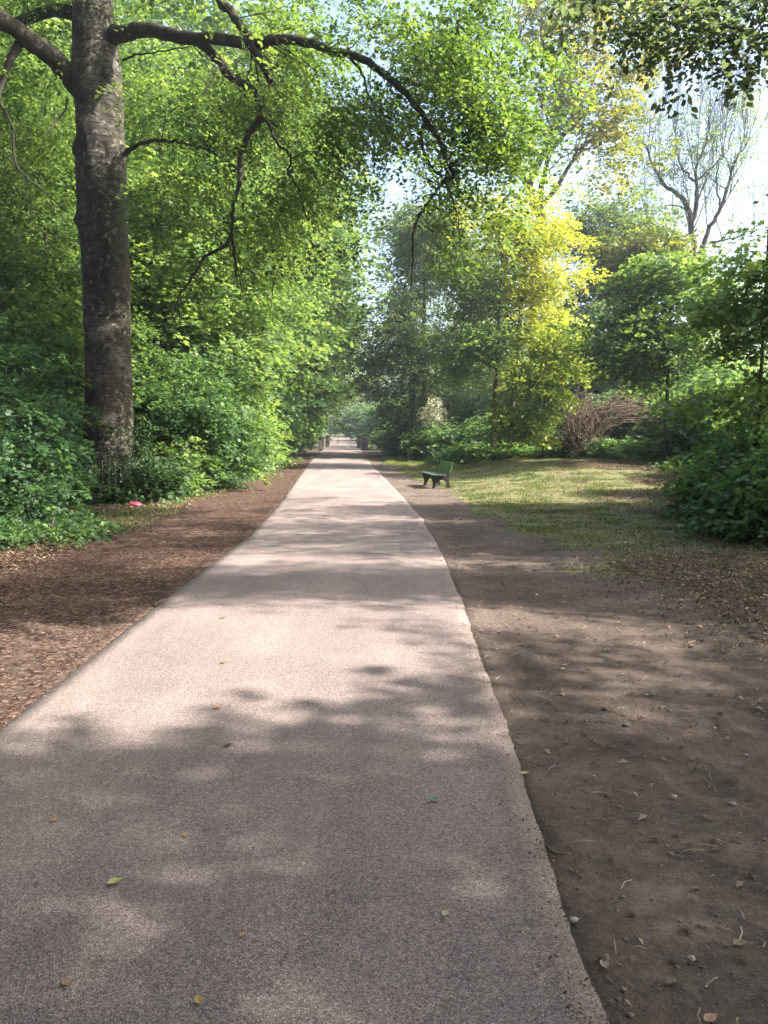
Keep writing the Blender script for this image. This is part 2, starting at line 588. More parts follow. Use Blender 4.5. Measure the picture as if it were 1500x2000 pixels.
M['asphalt'] = asphalt_mat()
M['ground'] = ground_mat()
M['litter'] = leaf_mat('dead_leaves', (0.055, 0.032, 0.020), (0.16, 0.105, 0.070), (0.42, 0.32, 0.23), 0.15, (1.1, 1.0, 0.8))
M['chips'] = leaf_mat('bark_chips', (0.028, 0.016, 0.013), (0.085, 0.050, 0.039), (0.27, 0.195, 0.155), 0.0)
M['pebble'] = plain_mat('pebble', (0.17, 0.14, 0.12), 0.8, 0.4, 3)
M['side'] = plain_mat('side_path_gravel', (0.30, 0.25, 0.215), 0.9, 0.3, 14)

# ------------------------------------------------------------------ ground sheet
# outline of the lawn on the right (photo pixels on the ground -> metres)
LAWN_IN = np.array([flat(*p) for p in [(742, 900), (800, 925), (868, 962), (935, 1000), (1010, 1030), (1110, 1090), (1230, 1160), (1360, 1230), (1500, 1300), (1700, 1400)]])
SHRUB_L = np.array([flat(*p) for p in [(-300, 1180), (0, 1075), (150, 1035), (250, 1000), (330, 975), (430, 938), (540, 908), (560, 896)]])


def zones(x, y):
    """grass, mulch, humus weights"""
    lawn_x = np.interp(y, LAWN_IN[::-1, 1], LAWN_IN[::-1, 0])
    dr, dl = x - right_edge(y), left_edge(y) - x
    nz = fbm(x * 0.8, y * 0.8, 0, 21, 4) - 0.5
    g = sm(-0.35, 0.55, x - lawn_x + nz * 1.2) * (dr > 0)
    patch = fbm(x * 0.45 + 9, y * 0.3, 0, 31, 4)
    g = g * (0.25 + 0.75 * sm(7.5, 12.5, y + 3 * nz))
    hum = sm(0.43, 0.53, patch) * sm(2.0, 4.5, x - 0.10 * y) * (dr > 0) * g * 0.85          # leaf-strewn patches
    hum = np.maximum(hum, sm(1.0, 2.5, x - (lawn_x + 3.4)) * sm(16, 9, y))
    hum = np.maximum(hum, 0.85 * sm(-0.2, 1.0, x - lawn_x + nz) * sm(12.5, 8.0, y))
    hum = np.maximum(hum, sm(33, 38, y) * sm(2.0, 3.0, dr))
    sx = np.interp(y, SHRUB_L[:, 1], SHRUB_L[:, 0])
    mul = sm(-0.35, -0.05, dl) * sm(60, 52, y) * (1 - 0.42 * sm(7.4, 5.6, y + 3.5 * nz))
    gl = sm(0.7, 0.2, np.abs(x - (sx + 0.35)) + nz * 1.6) * sm(11, 14, y) * (y < 48) * 0.75
    hum = np.where(dl > 0, np.maximum(sm(0.2, 1.2, sx - x), sm(4, 5, dl) * (y > 60)), hum)
    g = np.where(dl > 0, np.maximum(gl, sm(0.6, 1.2, dl) * (y > 62) * sm(4.5, 3.5, dl)), g)
    g = np.where((dr > 0) & (y > 62), sm(0.4, 0.8, dr) * sm(9, 6, dr), g)
    hum = np.where((dr > 0) & (y > 62), sm(6, 9, dr), hum)
    return np.clip(g, 0, 1), np.clip(mul, 0, 1), np.clip(hum, 0, 1)


def grid_axis(segs):
    out = []
    for a, b, st in segs:
        out.append(np.arange(a, b, st))
    return np.concatenate(out)


gx = grid_axis([(-170, -60, 10), (-60, -20, 2), (-20, -8, 0.4), (-8, 8, 0.05), (8, 20, 0.4), (20, 60, 2), (60, 171, 10)])
gy = grid_axis([(-60, -8, 4), (-8, 1, 0.5), (1, 8, 0.04), (8, 20, 0.08), (20, 50, 0.25), (50, 170, 1.0), (170, 251, 10)])
X, Y = np.meshgrid(gx, gy)
Z = ground_z(X, Y)
dl, dr = left_edge(Y) - X, X - right_edge(Y)
off = np.maximum(dl, dr)
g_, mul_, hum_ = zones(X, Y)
near = (Y < 14)
bumpy = (fbm(X * 7, Y * 7, 0, 61, 3) - 0.5) * 0.022 + (fbm(X * 1.8, Y * 1.8, 0, 77, 2) - 0.5) * 0.03
Z = Z + np.where(off > 0, bumpy * sm(0.03, 0.4, off) * near, 0) - 0.03 * (off < -0.02)
# a few scuffed footprints and a wheel rut in the bare strip
for (fx, fy, fr) in ((1.45, 3.4, 0.13), (1.8, 3.1, 0.15), (2.1, 4.1, 0.14), (1.6, 2.6, 0.12), (2.4, 2.7, 0.15)):
    d_ = np.sqrt(((X - fx) / fr) ** 2 + ((Y - fy) / (fr * 1.7)) ** 2)
    Z = Z - 0.012 * np.exp(-d_ ** 4) + 0.008 * np.exp(-((d_ - 1.25) / 0.25) ** 2)
ny, nx = X.shape
idx = np.arange(nx * ny).reshape(ny, nx)
F = np.stack([idx[:-1, :-1], idx[:-1, 1:], idx[1:, 1:], idx[1:, :-1]], -1).reshape(-1, 4)
V = np.stack([X, Y, Z], -1).reshape(-1, 3)
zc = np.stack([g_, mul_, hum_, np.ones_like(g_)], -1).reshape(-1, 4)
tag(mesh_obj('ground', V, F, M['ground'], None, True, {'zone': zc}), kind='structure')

# ------------------------------------------------------------------ asphalt path
py_ = grid_axis([(-8, 1, 0.5), (1, 8, 0.02), (8, 14, .06), (14, 40, 0.25), (40, 165, 1.0)])
nc = 26
tcol = np.linspace(0, 1, nc)
PYg = np.repeat(py_[:, None], nc, 1)
wob = lambda y, s: (fbm(y * 1.1, 0 * y, 0, s, 3) - 0.5) * 0.045 + (fbm(y * 6, 0 * y, 0, s + 9, 3) - 0.5) * 0.022 + (fbm(y * 22, 0 * y, 0, s + 19, 2) - 0.5) * 0.014
PL = left_edge(py_) + wob(py_, 101)
PR = right_edge(py_) + wob(py_, 151)
PXg = PL[:, None] * (1 - tcol) + PR[:, None] * tcol
PZg = rise(PYg) + 0.010 + 0.012 * (1 - (2 * tcol[None, :] - 1) ** 2) + 0.01 * (fbm(PXg * 0.7, PYg * 0.7, 0, 5, 2) - 0.5)
edge = np.exp(-((1 - np.abs(2 * tcol - 1)) * 1.35) / 0.07)[None, :].repeat(len(py_), 0)
joint = np.exp(-((PYg - 9.75 - 0.02 * (fbm(PXg * 4, 0 * PXg, 0, 8, 2) - .5)) / 0.035) ** 2)
sk = lambda P, dx, dz: P + np.array([dx, 0, dz])
grid = np.stack([PXg, PYg, PZg], -1)
full = np.concatenate([sk(grid[:, :1], -0.02, -0.06), grid, sk(grid[:, -1:], 0.02, -0.06)], 1)
e2 = np.concatenate([edge[:, :1], edge, edge[:, -1:]], 1)
j2 = np.concatenate([joint[:, :1], joint, joint[:, -1:]], 1)
n1_, n2_ = full.shape[:2]
idx = np.arange(n1_ * n2_).reshape(n1_, n2_)
F = np.stack([idx[:-1, :-1], idx[:-1, 1:], idx[1:, 1:], idx[1:, :-1]], -1).reshape(-1, 4)
tag(mesh_obj('path', full.reshape(-1, 3), F, M['asphalt'], None, True, {'edge': e2.ravel(), 'joint': j2.ravel()}), kind='structure')

# side path joining from the left
sp = [at(600, 893, 47), at(560, 891, 47)]
ys = np.linspace(44.5, 48.0, 8)
rows = []
for t in np.linspace(0, 1, 14):
    x = left_edge(46) + 0.3 - t * 9
    for k, w in enumerate(np.linspace(-1, 1, 6)):
        y = 46.5 + t * 2.0 + w * (1.1 + 1.3 * max(0, 1 - t * 6))
        rows.append((x, y, float(ground_z(x, y)) + 0.02))
fs = []
for i in range(13):
    for k in range(5):
        a = i * 6 + k
        fs.append([a, a + 6, a + 7, a + 1])
tag(mesh_obj('side_path', np.array(rows), fs, M['side'], None, True), kind='structure')

# ------------------------------------------------------------------ foliage machinery
LEAFQ = np.array([[0, 0, 0], [0.5, 0.36, 0.05], [1, 0, -0.06], [0.5, -0.36, 0.05]])
LEAFO = np.array([[0, 0, 0], [0.28, 0.27, 0.04], [0.62, 0.27, 0.03], [1, 0, -0.05], [0.62, -0.27, 0.03], [0.28, -0.27, 0.04]])
LEAFM = np.array([[0, 0, 0], [0.02, 0.42, .02], [0.30, 0.26, .03], [0.50, 0.55, -.03], [0.62, 0.20, .02], [1.0, 0.0, -.08],
                  [0.62, -0.20, .02], [0.50, -0.55, -.03], [0.30, -0.26, .03], [0.02, -0.42, .02]])


def spray_templates(shape, leaf, length, n, seed, droop=0.25, tilt=0.35):
    """six flat sprays of leaves; each (n*k, 3)"""
    r = np.random.default_rng(seed)
    out = []
    for q in range(6):
        vs = []
        for i in range(n):
            t = r.random() ** 0.7
            side = -1 if i % 2 else 1
            lat = side * r.random() * 0.42 * length * (1 - 0.55 * t)
            px_ = t * length
            a = side * (0.5 + r.random() * 0.7) + r.normal() * 0.3
            sc = leaf * (0.55 + 0.75 * r.random())
            L = shape * sc
            ax, ay = r.normal() * tilt, r.normal() * tilt
            ca, sa = math.cos(a), math.sin(a)
            Rz = np.array([[ca, -sa, 0], [sa, ca, 0], [0, 0, 1]])
            Rx = np.array([[1, 0, 0], [0, math.cos(ax), -math.sin(ax)], [0, math.sin(ax), math.cos(ax)]])
            Ry = np.array([[math.cos(ay), 0, math.sin(ay)], [0, 1, 0], [-math.sin(ay), 0, math.cos(ay)]])
            L = L @ (Rz @ Ry @ Rx).T
            z = -droop * (px_ ** 2) / length - 0.25 * abs(lat) ** 1.5 + r.normal() * leaf * 0.25
            vs.append(L + np.array([px_, lat, z]))
        out.append(np.concatenate(vs))
    return out


def make_leaves(pos, az, pitch, roll, scale, tint, templates, k, r):
    """instantiate sprays into one vertex array"""
    T = len(templates)
    which = r.integers(0, T, len(pos))
    V, TT = [], []
    nleaf = len(templates[0]) // k
    for w in range(T):
        s = which == w
        if not s.any(): continue
        P, A, B, C, SC = pos[s], az[s], pitch[s], roll[s], scale[s]
        ca, sa, cb, sb, cc, sc_ = np.cos(A), np.sin(A), np.cos(B), np.sin(B), np.cos(C), np.sin(C)
        ex = np.stack([ca * cb, sa * cb, sb], -1)
        ey0 = np.stack([-sa, ca, 0 * ca], -1)
        ez0 = np.cross(ex, ey0)
        ey = ey0 * cc[:, None] + ez0 * sc_[:, None]
        ez = np.cross(ex, ey)
        tm = templates[w]
        v = (tm[None, :, 0:1] * ex[:, None] + tm[None, :, 1:2] * ey[:, None] + tm[None, :, 2:3] * ez[:, None]) * SC[:, None, None] + P[:, None]
        V.append(v.reshape(-1, 3))
        tl = np.clip(tint[s][:, None] + r.normal(0, 0.17, (len(P), nleaf)), 0, 1)
        TT.append(np.repeat(tl.ravel(), k))
    V = np.concatenate(V)
    TT = np.concatenate(TT)
    Fc = np.arange(len(V)).reshape(-1, k)
    return V, Fc, TT


TPL_DOC = 'spray templates by kind of leaf'
TPL = {
    'beech': (spray_templates(LEAFQ * [1, 1.0, 1], 0.085, 0.62, 22, 1, 0.45), 4),
    'beech_near': (spray_templates(LEAFO, 0.078, 0.50, 20, 2, 0.4, 0.3), 6),
    'maple': (spray_templates(LEAFQ * [1, 1.35, 1], 0.135, 0.66, 15, 3, 0.25, 0.3), 4),
    'maple_near': (spray_templates(LEAFM, 0.105, 0.50, 15, 4, 0.25, 0.35), 10),
    'far': (spray_templates(LEAFQ * [1, 1.3, 1], 0.18, 0.95, 15, 5, 0.25, .32), 4),
    'far_big': (spray_templates(LEAFQ * [1, 1.3, 1], 0.26, 1.4, 16, 6, 0.25), 4),
    'small': (spray_templates(LEAFQ, 0.060, 0.42, 22, 7, 0.2, 0.5), 4),
    'fan': (spray_templates(LEAFM, 0.13, 0.42, 8, 8, 0.25, 0.4), 10),
}


def zone_open(gx_, gy_):
    """how open the canopy is above the ground point that a sprig would shade (0 closed .. 1 open)"""
    o = np.zeros_like(gx_)
    nz = fbm(gx_ * 1.6, gy_ * 1.6, 0, 201, 2)

    def rect(x0, x1, y0, y1, v, e=0.25):
        return v * sm(x0 - e, x0 + e, gx_) * sm(x1 + e, x1 - e, gx_) * sm(y0 - e, y0 + e, gy_) * sm(y1 + e, y1 - e, gy_)
    o = np.maximum(o, rect(-9, 0.0, 4.0, 7.15, 1.0))
    o = np.maximum(o, rect(0.0, 1.3, 3.7, 7.15, 1.0) * (noise(gx_ * 1.5, gy_ * 2.6, 0, 204) > 0.40))
    o = np.maximum(o, rect(1.3, 6.0, 3.9, 7.0, 1.0) * (noise(gx_ * 2.2, gy_ * 3.0, 0, 203) > 0.50))
    o = np.maximum(o, rect(-3.2, 1.6, 1.5, 2.5, 1.0) * (nz > .60))
    o = np.maximum(o, rect(-3.6, 2, 8.6, 16, 1.0) * (noise(gx_ * 0.25, gy_ * 1.3, 0, 205) > 0.55))
    o = np.maximum(o, rect(-6, 12, 16, 33, 1.0) * (noise(gx_ * 0.35, gy_ * 0.8, 0, 207) > 0.44))
    o = np.maximum(o, rect(2, 13, 24, 33, 1.0, 0.6))
    o = np.maximum(o, rect(-3, 1.5, 30, 34, 1.0))
    return o


def carve(pos, keep_trunk=True):  # shapes crowns for the light: drops sprays that would shade chosen sun patches
    gx_ = pos[:, 0] - pos[:, 2] * S[0] / S[2]
    gy_ = pos[:, 1] - pos[:, 2] * S[1] / S[2]
    o = zone_open(gx_, gy_)
    # gap that lets the sun onto the upper bole of the big beech
    t = (pos[:, 0] + 6.4) / S[0]
    hy = pos[:, 1] - t * S[1]
    hz = pos[:, 2] - t * S[2]
    spot = (t > 0) & (np.abs(hy - 17.6) < 1.4) & (((hz > 7.7) & (hz < 10.5)) | ((hz > 3.9) & (hz < 4.9)))
    o = np.where(spot, 1.0, o)
    return o < 0.5


def blob_world(b):
    """blob given as world (x, y, z, rx, ry, rz)"""
    return np.array(b[:3], float), np.array(b[3:6], float)


def bl(px, py, d, rx, ry, rd, w=1.0):
    """blob whose outline is rx, ry photo pixels wide at distance d; rd metres deep"""
    p = at(px, py, d)
    return (p[0], p[1], p[2], rx * d / F_PX, rd, ry * d / F_PX, w)


def grow(name, base, trunk, blobs, clumps, sprays, tpl, leafm, barkm, label, cat='tree', group=None, trunk_r=0.2, seed=1,
         tint=0.5, flat_=0.45, csize=0.9, attract=26, carve_it=False, tip_r=0.012, shell=0.55, droop=-0.15, extra=None,
         trunk_n=8, crown_name='crown', stem_name='trunk', limbs=None, own_bole=False, low=0.25, mask=None, sc=1.0, jit=0.10, ragged=0.2):
    """one tree or shrub: an Empty at its base > stem mesh + foliage mesh.
    trunk: list of world points from base up; blobs: list of world ellipsoids (x,y,z,rx,ry,rz[,weight])"""
    r = np.random.default_rng(seed)
    base = np.asarray(base, float)
    C, RR, W = [], [], []
    for b in blobs:
        c, rad = blob_world(b)
        C.append(c); RR.append(rad); W.append((b[6] if len(b) > 6 else 1.0) * (rad[0] * rad[1] * rad[2]) ** 0.75)
    W = np.array(W) / sum(W)
    ci = r.choice(len(C), clumps, p=W)
    d = r.normal(size=(clumps, 3))
    d /= np.linalg.norm(d, axis=1, keepdims=True)
    rad = shell + (1 - shell) * r.random(clumps)
    rad = np.where(r.random(clumps) < 0.25, r.random(clumps) ** 0.33, rad)
    rad = rad * (1 + ragged * r.normal(size=clumps))
    cc = np.array(C)[ci] + d * rad[:, None] * np.array(RR)[ci]
    cc[:, 2] = np.maximum(cc[:, 2], ground_z(cc[:, 0], cc[:, 1]) + low)
    # sprays round each clump centre, flattened into layers
    n = clumps * sprays
    own = np.repeat(np.arange(clumps), sprays)
    cs = csize * (0.6 + 0.8 * r.random(clumps))
    o = r.normal(size=(n, 3)) * (cs[own][:, None] * np.array([0.55, 0.55, 0.55 * flat_]))
    pos = cc[own] + o
    pos[:, 2] = np.maximum(pos[:, 2], ground_z(pos[:, 0], pos[:, 1]) + 0.06)
    axis = np.asarray(trunk[len(trunk) // 2], float)
    out = pos - cc[own] * 0.65 - np.array([axis[0], axis[1], 0]) * 0.35
    az = np.arctan2(out[:, 1], out[:, 0]) + r.normal(0, 0.7, n)
    pitch = droop + r.normal(0, 0.28, n)
    roll = r.normal(0, 0.35, n)
    scale = sc * (0.6 + 0.75 * r.random(n))
    ctint = r.normal(0, 0.19, clumps)
    tt = tint + ctint[own] + r.normal(0, 0.07, n)
    keep = np.ones(n, bool)
    if carve_it:
        keep &= carve(pos)
    gz_ = pos[:, 2] - rise(pos[:, 1])
    keep &= ~((pos[:, 0] > left_edge(pos[:, 1]) - 0.35) & (pos[:, 0] < right_edge(pos[:, 1]) + 0.5) & (gz_ < 3.6) & (pos[:, 1] < 140))
    keep &= ~((pos[:, 0] > -0.137 * pos[:, 1]) & (pos[:, 0] < left_edge(pos[:, 1])) & (pos[:, 1] > 21) & (pos[:, 1] < 48) & (gz_ < 3.4))
    keep &= ~((pos[:, 0] > -0.128 * pos[:, 1]) & (pos[:, 0] < -0.017 * pos[:, 1]) & (pos[:, 1] > 44) & (pos[:, 1] < 142) & (pos[:, 2] < 1.7 + 0.024 * pos[:, 1]))
    keep &= ~((np.abs(pos[:, 1] - 46.8) < 1.6) & (pos[:, 0] < -3) & (pos[:, 0] > -9) & (gz_ < 1.8))
    if mask is not None:
        keep &= mask(pos)
    pos, az, pitch, roll, scale, tt, own = pos[keep], az[keep], pitch[keep], roll[keep], scale[keep], tt[keep], own[keep]
    T, k = TPL[tpl]
    V, Fc, TT = make_leaves(pos, az, pitch, roll, scale, tt, T, k, r)
    root = empty(name, base)
    tag(root, label, cat, group)
    mesh_obj(crown_name, V - base, Fc, leafm, root, False, {'tint': TT})
    # skeleton: trunk nodes, then shoots reaching the clump centres
    tr = curve(trunk, 6)
    nodes = [p for p in tr]
    par = [-1] + list(range(len(tr) - 1))
    base_n = len(nodes)
    seed_r = []
    for (pts, rr, nn) in (limbs or []):
        for q in range(len(pts)):
            nodes.append(np.asarray(pts[q], float)); par.append(-1); seed_r.append(rr[q])
    seed_n = len(nodes)
    limb_only = bool(limbs)
    cand = cc
    if carve_it:
        cand = cc[carve(cc)] if carve(cc).any() else cc
    if mask is not None and mask(cand).any():
        cand = cand[mask(cand)]
    pick = cand[r.permutation(len(cand))[:attract]]
    da = np.min(np.linalg.norm(pick[:, None] - np.array(nodes)[None], axis=2), axis=1)
    pick = pick[np.argsort(da)]
    for a in pick:
        N = np.array(nodes)
        dd = np.linalg.norm(N - a, axis=1)
        up = a[2] - N[:, 2]
        cost = dd + np.where(up < 0.25 * dd, (0.25 * dd - up) * 1.2, 0) + np.where(np.arange(len(N)) < max(2, base_n // 5), 3.0, 0) + (np.where(np.arange(len(N)) < base_n, 2.5, 0) if limb_only else 0)
        i = int(np.argmin(cost))
        L = dd[i]
        if L < 0.3: continue
        m_ = max(2, int(L / 0.55))
        p0, p1 = N[i], a
        bend = np.array([0, 0, 0.18 * L]) + r.normal(0, 0.06 * L, 3)
        prev = i
        for q in range(1, m_ + 1):
            t = q / m_
            p = p0 * (1 - t) + p1 * t + bend * math.sin(math.pi * t) * (0.7) + r.normal(0, jit * 0.3, 3) * (1 if q < m_ else 0)
            nodes.append(p)
            par.append(prev)
            prev = len(nodes) - 1
    nodes = np.array(nodes)
    par = np.array(par)
    rad2 = np.zeros(len(nodes))
    haschild = np.zeros(len(nodes), bool)
    haschild[par[par >= 0]] = True
    acc = np.where(haschild, 0, tip_r ** 2.2)
    for i in range(len(nodes) - 1, 0, -1):
        if par[i] < 0: continue
        acc[par[i]] += acc[i] * 1.03
    rad2 = acc ** (1 / 2.2)
    # the bole itself tapers from trunk_r
    tt_ = np.linspace(0, 1, base_n)
    bole = trunk_r * (1 - 0.62 * tt_) * (1 + 0.35 * np.exp(-tt_ * base_n / 2.0))
    mxr = rad2[seed_n:].max() if len(rad2) > seed_n else 0.01
    if mxr > trunk_r * 0.55:
        rad2 *= trunk_r * 0.55 / mxr
    rad2 = np.maximum(rad2, tip_r * 0.6)
    rad2[:base_n] = bole
    rad2[base_n:] = np.minimum(rad2[base_n:], trunk_r * 0.6)
    if seed_n > base_n:
        rad2[base_n:seed_n] = seed_r
    VV, FF, b0 = [], [], 0
    if not own_bole:
        v, f = tube_arrays(nodes[:base_n], rad2[:base_n], trunk_n)
        VV.append(v); FF.append(f); b0 += len(v)
    # chains
    kids = {}
    for i in range(seed_n, len(nodes)):
        kids.setdefault(int(par[i]), []).append(i)
    done = set()
    for i in range(seed_n, len(nodes)):
        if i in done: continue
        ch = [int(par[i]), i]
        done.add(i)
        cur = i
        while cur in kids:
            nx_ = [c for c in kids[cur] if c not in done]
            if not nx_: break
            cur = max(nx_, key=lambda c: rad2[c])
            ch.append(cur); done.add(cur)
        pts = nodes[ch]
        if carve_it:
            sx_, sy_ = pts[:, 0] - pts[:, 2] * S[0] / S[2], pts[:, 1] - pts[:, 2] * S[1] / S[2]
            if ((sx_ > -3.2) & (sx_ < 1.4) & (sy_ > 4.2) & (sy_ < 7.1)).any():
                continue
        rr = rad2[ch].copy()
        rr[0] = min(rr[0], rr[1] * 1.35)
        rr[-1] *= 0.5
        v, f = tube_arrays(pts, rr, 5)
        VV.append(v); FF.append(f + b0); b0 += len(v)
    if extra:
        for (pts, rr, nn) in extra:
            v, f = tube_arrays(pts, rr, nn)
            VV.append(v); FF.append(f + b0); b0 += len(v)
    mesh_obj(stem_name, np.concatenate(VV) - base, np.concatenate(FF), barkm, root, True)
    return root


def clone(root, loc, rz, scale, label, group=None, sz=None):
    c = root.copy()
    COL.objects.link(c)
    c.location = tuple(float(v) for v in loc)
    c.rotation_euler = (0, 0, rz)
    c.scale = (scale, scale, sz or scale)
    c['label'] = label
    if group: c['group'] = group
    for ch in list(root.children):
        d = ch.copy()
        COL.objects.link(d)
        d.parent = c
    return c


def twiggy(polys, r, per, length, up, levels=2, r0=.35, start=.25, nseg=5, wig=.12, min_r=.004, spread=.8, keep=None):
    """finer and finer side shoots along the given limbs; up > 0 climbs, up < 0 hangs"""
    out, cur = [], polys
    for lv in range(levels):
        nxt = []
        for (pts, rr, nn) in cur:
            L = np.linalg.norm(pts[-1] - pts[0])
            n = max(1, int(per * (0.6 + 0.8 * r.random()) * max(L, .3) / (1.5 if lv == 0 else 1.0)))
            for q in range(n):
                t = start + (1 - start) * r.random()
                i = min(len(pts) - 2, int(t * (len(pts) - 1)))
                p = pts[i] + (pts[i + 1] - pts[i]) * r.random()
                d = pts[i + 1] - pts[i]
                d = d / (np.linalg.norm(d) + 1e-9)
                d = d * .8 + r.normal(0, spread, 3) + np.array([0, 0, up])
                d /= np.linalg.norm(d) + 1e-9
                ln = length * (.45 + .9 * r.random()) * (.55 ** lv)
                s = [p]
                for k in range(nseg):
                    d = d + r.normal(0, wig, 3) + np.array([0, 0, up * .22])
                    d /= np.linalg.norm(d)
                    s.append(s[-1] + d * ln / nseg)
                ra = max(min_r, min(rr[i] * r0 * 1.6, rr[i] * .7, .05))
                s = np.array(s)
                if keep is not None and not keep(s).all():
                    continue
                nxt.append((s, np.linspace(ra, min_r * .6, len(s)), 4))
        out += nxt
        cur = nxt
    return out


def gpt(x, y):
    return np.array([x, y, float(ground_z(x, y)) - 0.03])




# ------------------------------------------------------------------ the big beech on the left
BD = 18.2
def bp(px, py, d=BD):
    return at(px, py, d)


bole_px = [(208, 990, 126), (210, 955, 112), (211, 915, 99), (211, 870, 95), (212, 800, 95), (211, 700, 92), (209, 600, 91), (206, 500, 89),
           (202, 430, 96), (201, 380, 94), (198, 300, 98), (196, 250, 92), (194, 200, 96), (190, 150, 96), (187, 100, 86),
           (184, 50, 80), (181, 0, 76), (176, -120, 68), (172, -260, 56), (170, -420, 40), (168, -560, 22)]
bole_c = np.array([bp(a, b) for a, b, w in bole_px])
bole_w = np.array([w * 0.47 * BD / F_PX * (0.99 + 0.0 * b) for a, b, w in bole_px])
tt = np.linspace(0, len(bole_px) - 1, 900)
cen = np.stack([np.interp(tt, np.arange(len(bole_px)), bole_c[:, i]) for i in range(3)], -1)
for _ in range(50):
    cen[1:-1] = 0.25 * cen[:-2] + 0.5 * cen[1:-1] + 0.25 * cen[2:]
rw = np.interp(tt, np.arange(len(bole_px)), bole_w)
for _ in range(35):
    rw[1:-1] = 0.25 * rw[:-2] + 0.5 * rw[1:-1] + 0.25 * rw[2:]
NS = 128
th = np.linspace(0, 2 * np.pi, NS, endpoint=False)
TH, ZZ = np.meshgrid(th, cen[:, 2])
ca, sa = np.cos(TH), np.sin(TH)
rm = 1 + 0.22 * (fbm(ca * 1.2 + 3, sa * 1.2, ZZ * 0.6, 41, 4) - 0.5) + 0.05 * (fbm(ca * 4, sa * 4, ZZ * 2.0, 43, 4) - 0.5) - 0.03 * np.clip((fbm(ca * 2.5 + 7, sa * 2.5, ZZ * 5.0, 47, 3) - .60) * 12, 0, 1)
rm = rm + 0.10 * np.exp(-(ZZ - cen[0, 2]) / 0.5) * (0.5 + 0.5 * np.cos(TH * 5 + 1.0))
# knots, branch scars and swellings: (photo y, angle from +x anticlockwise seen from above, height, size, ring)
for (kpy, ang, amp, size, ring) in ((290, math.pi, 0.20, 0.22, 0), (432, math.pi * 1.02, 0.16, 0.16, 0), (330, math.pi * .96, 0.10, 0.25, 0),
                                    (160, -0.75, 0.17, 0.20, 1), (250, -2.2, 0.08, 0.30, 0), (310, -1.2, -0.06, 0.20, 1),
                                    (500, -1.0, 0.05, 0.22, 1), (560, -1.9, 0.05, 0.14, 1), (605, -1.5, 0.05, 0.12, 1), (690, -1.15, 0.06, 0.12, 1),
                                    (585, -0.4, 0.05, 0.15, 0), (470, -2.4, 0.04, 0.2, 1), (770, -1.7, 0.035, 0.08, 1), (830, -1.0, 0.04, 0.14, 1),
                                    (395, -0.6, 0.07, 0.28, 0), (370, -2.5, 0.05, 0.3, 0)):
    kz = bp(205, kpy)[2]
    da = (TH - ang + np.pi) % (2 * np.pi) - np.pi
    dist = np.sqrt((da * 0.52) ** 2 + ((ZZ - kz) * 0.8) ** 2) / size
    rm = rm + amp * 1.25 * np.exp(-dist ** 2 * 1.5)
    if ring:
        rm = rm - (amp * 0.55 + 0.02) * np.exp(-((dist - 0.85) / 0.18) ** 2) * 0.6
rad = rw[:, None] * rm
v = np.stack([cen[:, 0:1] + rad * ca, cen[:, 1:2] + rad * sa, ZZ + 0 * ca], -1).reshape(-1, 3)
i_ = np.arange(len(cen) - 1)[:, None] * NS
j_ = np.arange(NS)[None, :]
f = np.stack([i_ + j_, i_ + (j_ + 1) % NS, i_ + NS + (j_ + 1) % NS, i_ + NS + j_], -1).reshape(-1, 4)


def pl(pxs, r0, r1, n=8, wig=0.0, seed=0, p=1.0):
    """limb through photo pixels (px, py, distance), radius r0 -> r1"""
    pts = curve([at(a, b, d) for a, b, d in pxs], 6)
    if wig:
        rr_ = np.random.default_rng(seed)
        pts[1:] += np.cumsum(rr_.normal(0, wig, (len(pts) - 1, 3)), axis=0) * 0.3 + rr_.normal(0, wig, (len(pts) - 1, 3))
    t = np.linspace(0, 1, len(pts)) ** p
    rad_ = r0 * (1 - t) + r1 * t
    rad_ = rad_ * (1 + 0.22 * np.exp(-np.linspace(0, 1, len(pts)) * 14))
    return (pts, rad_, n)


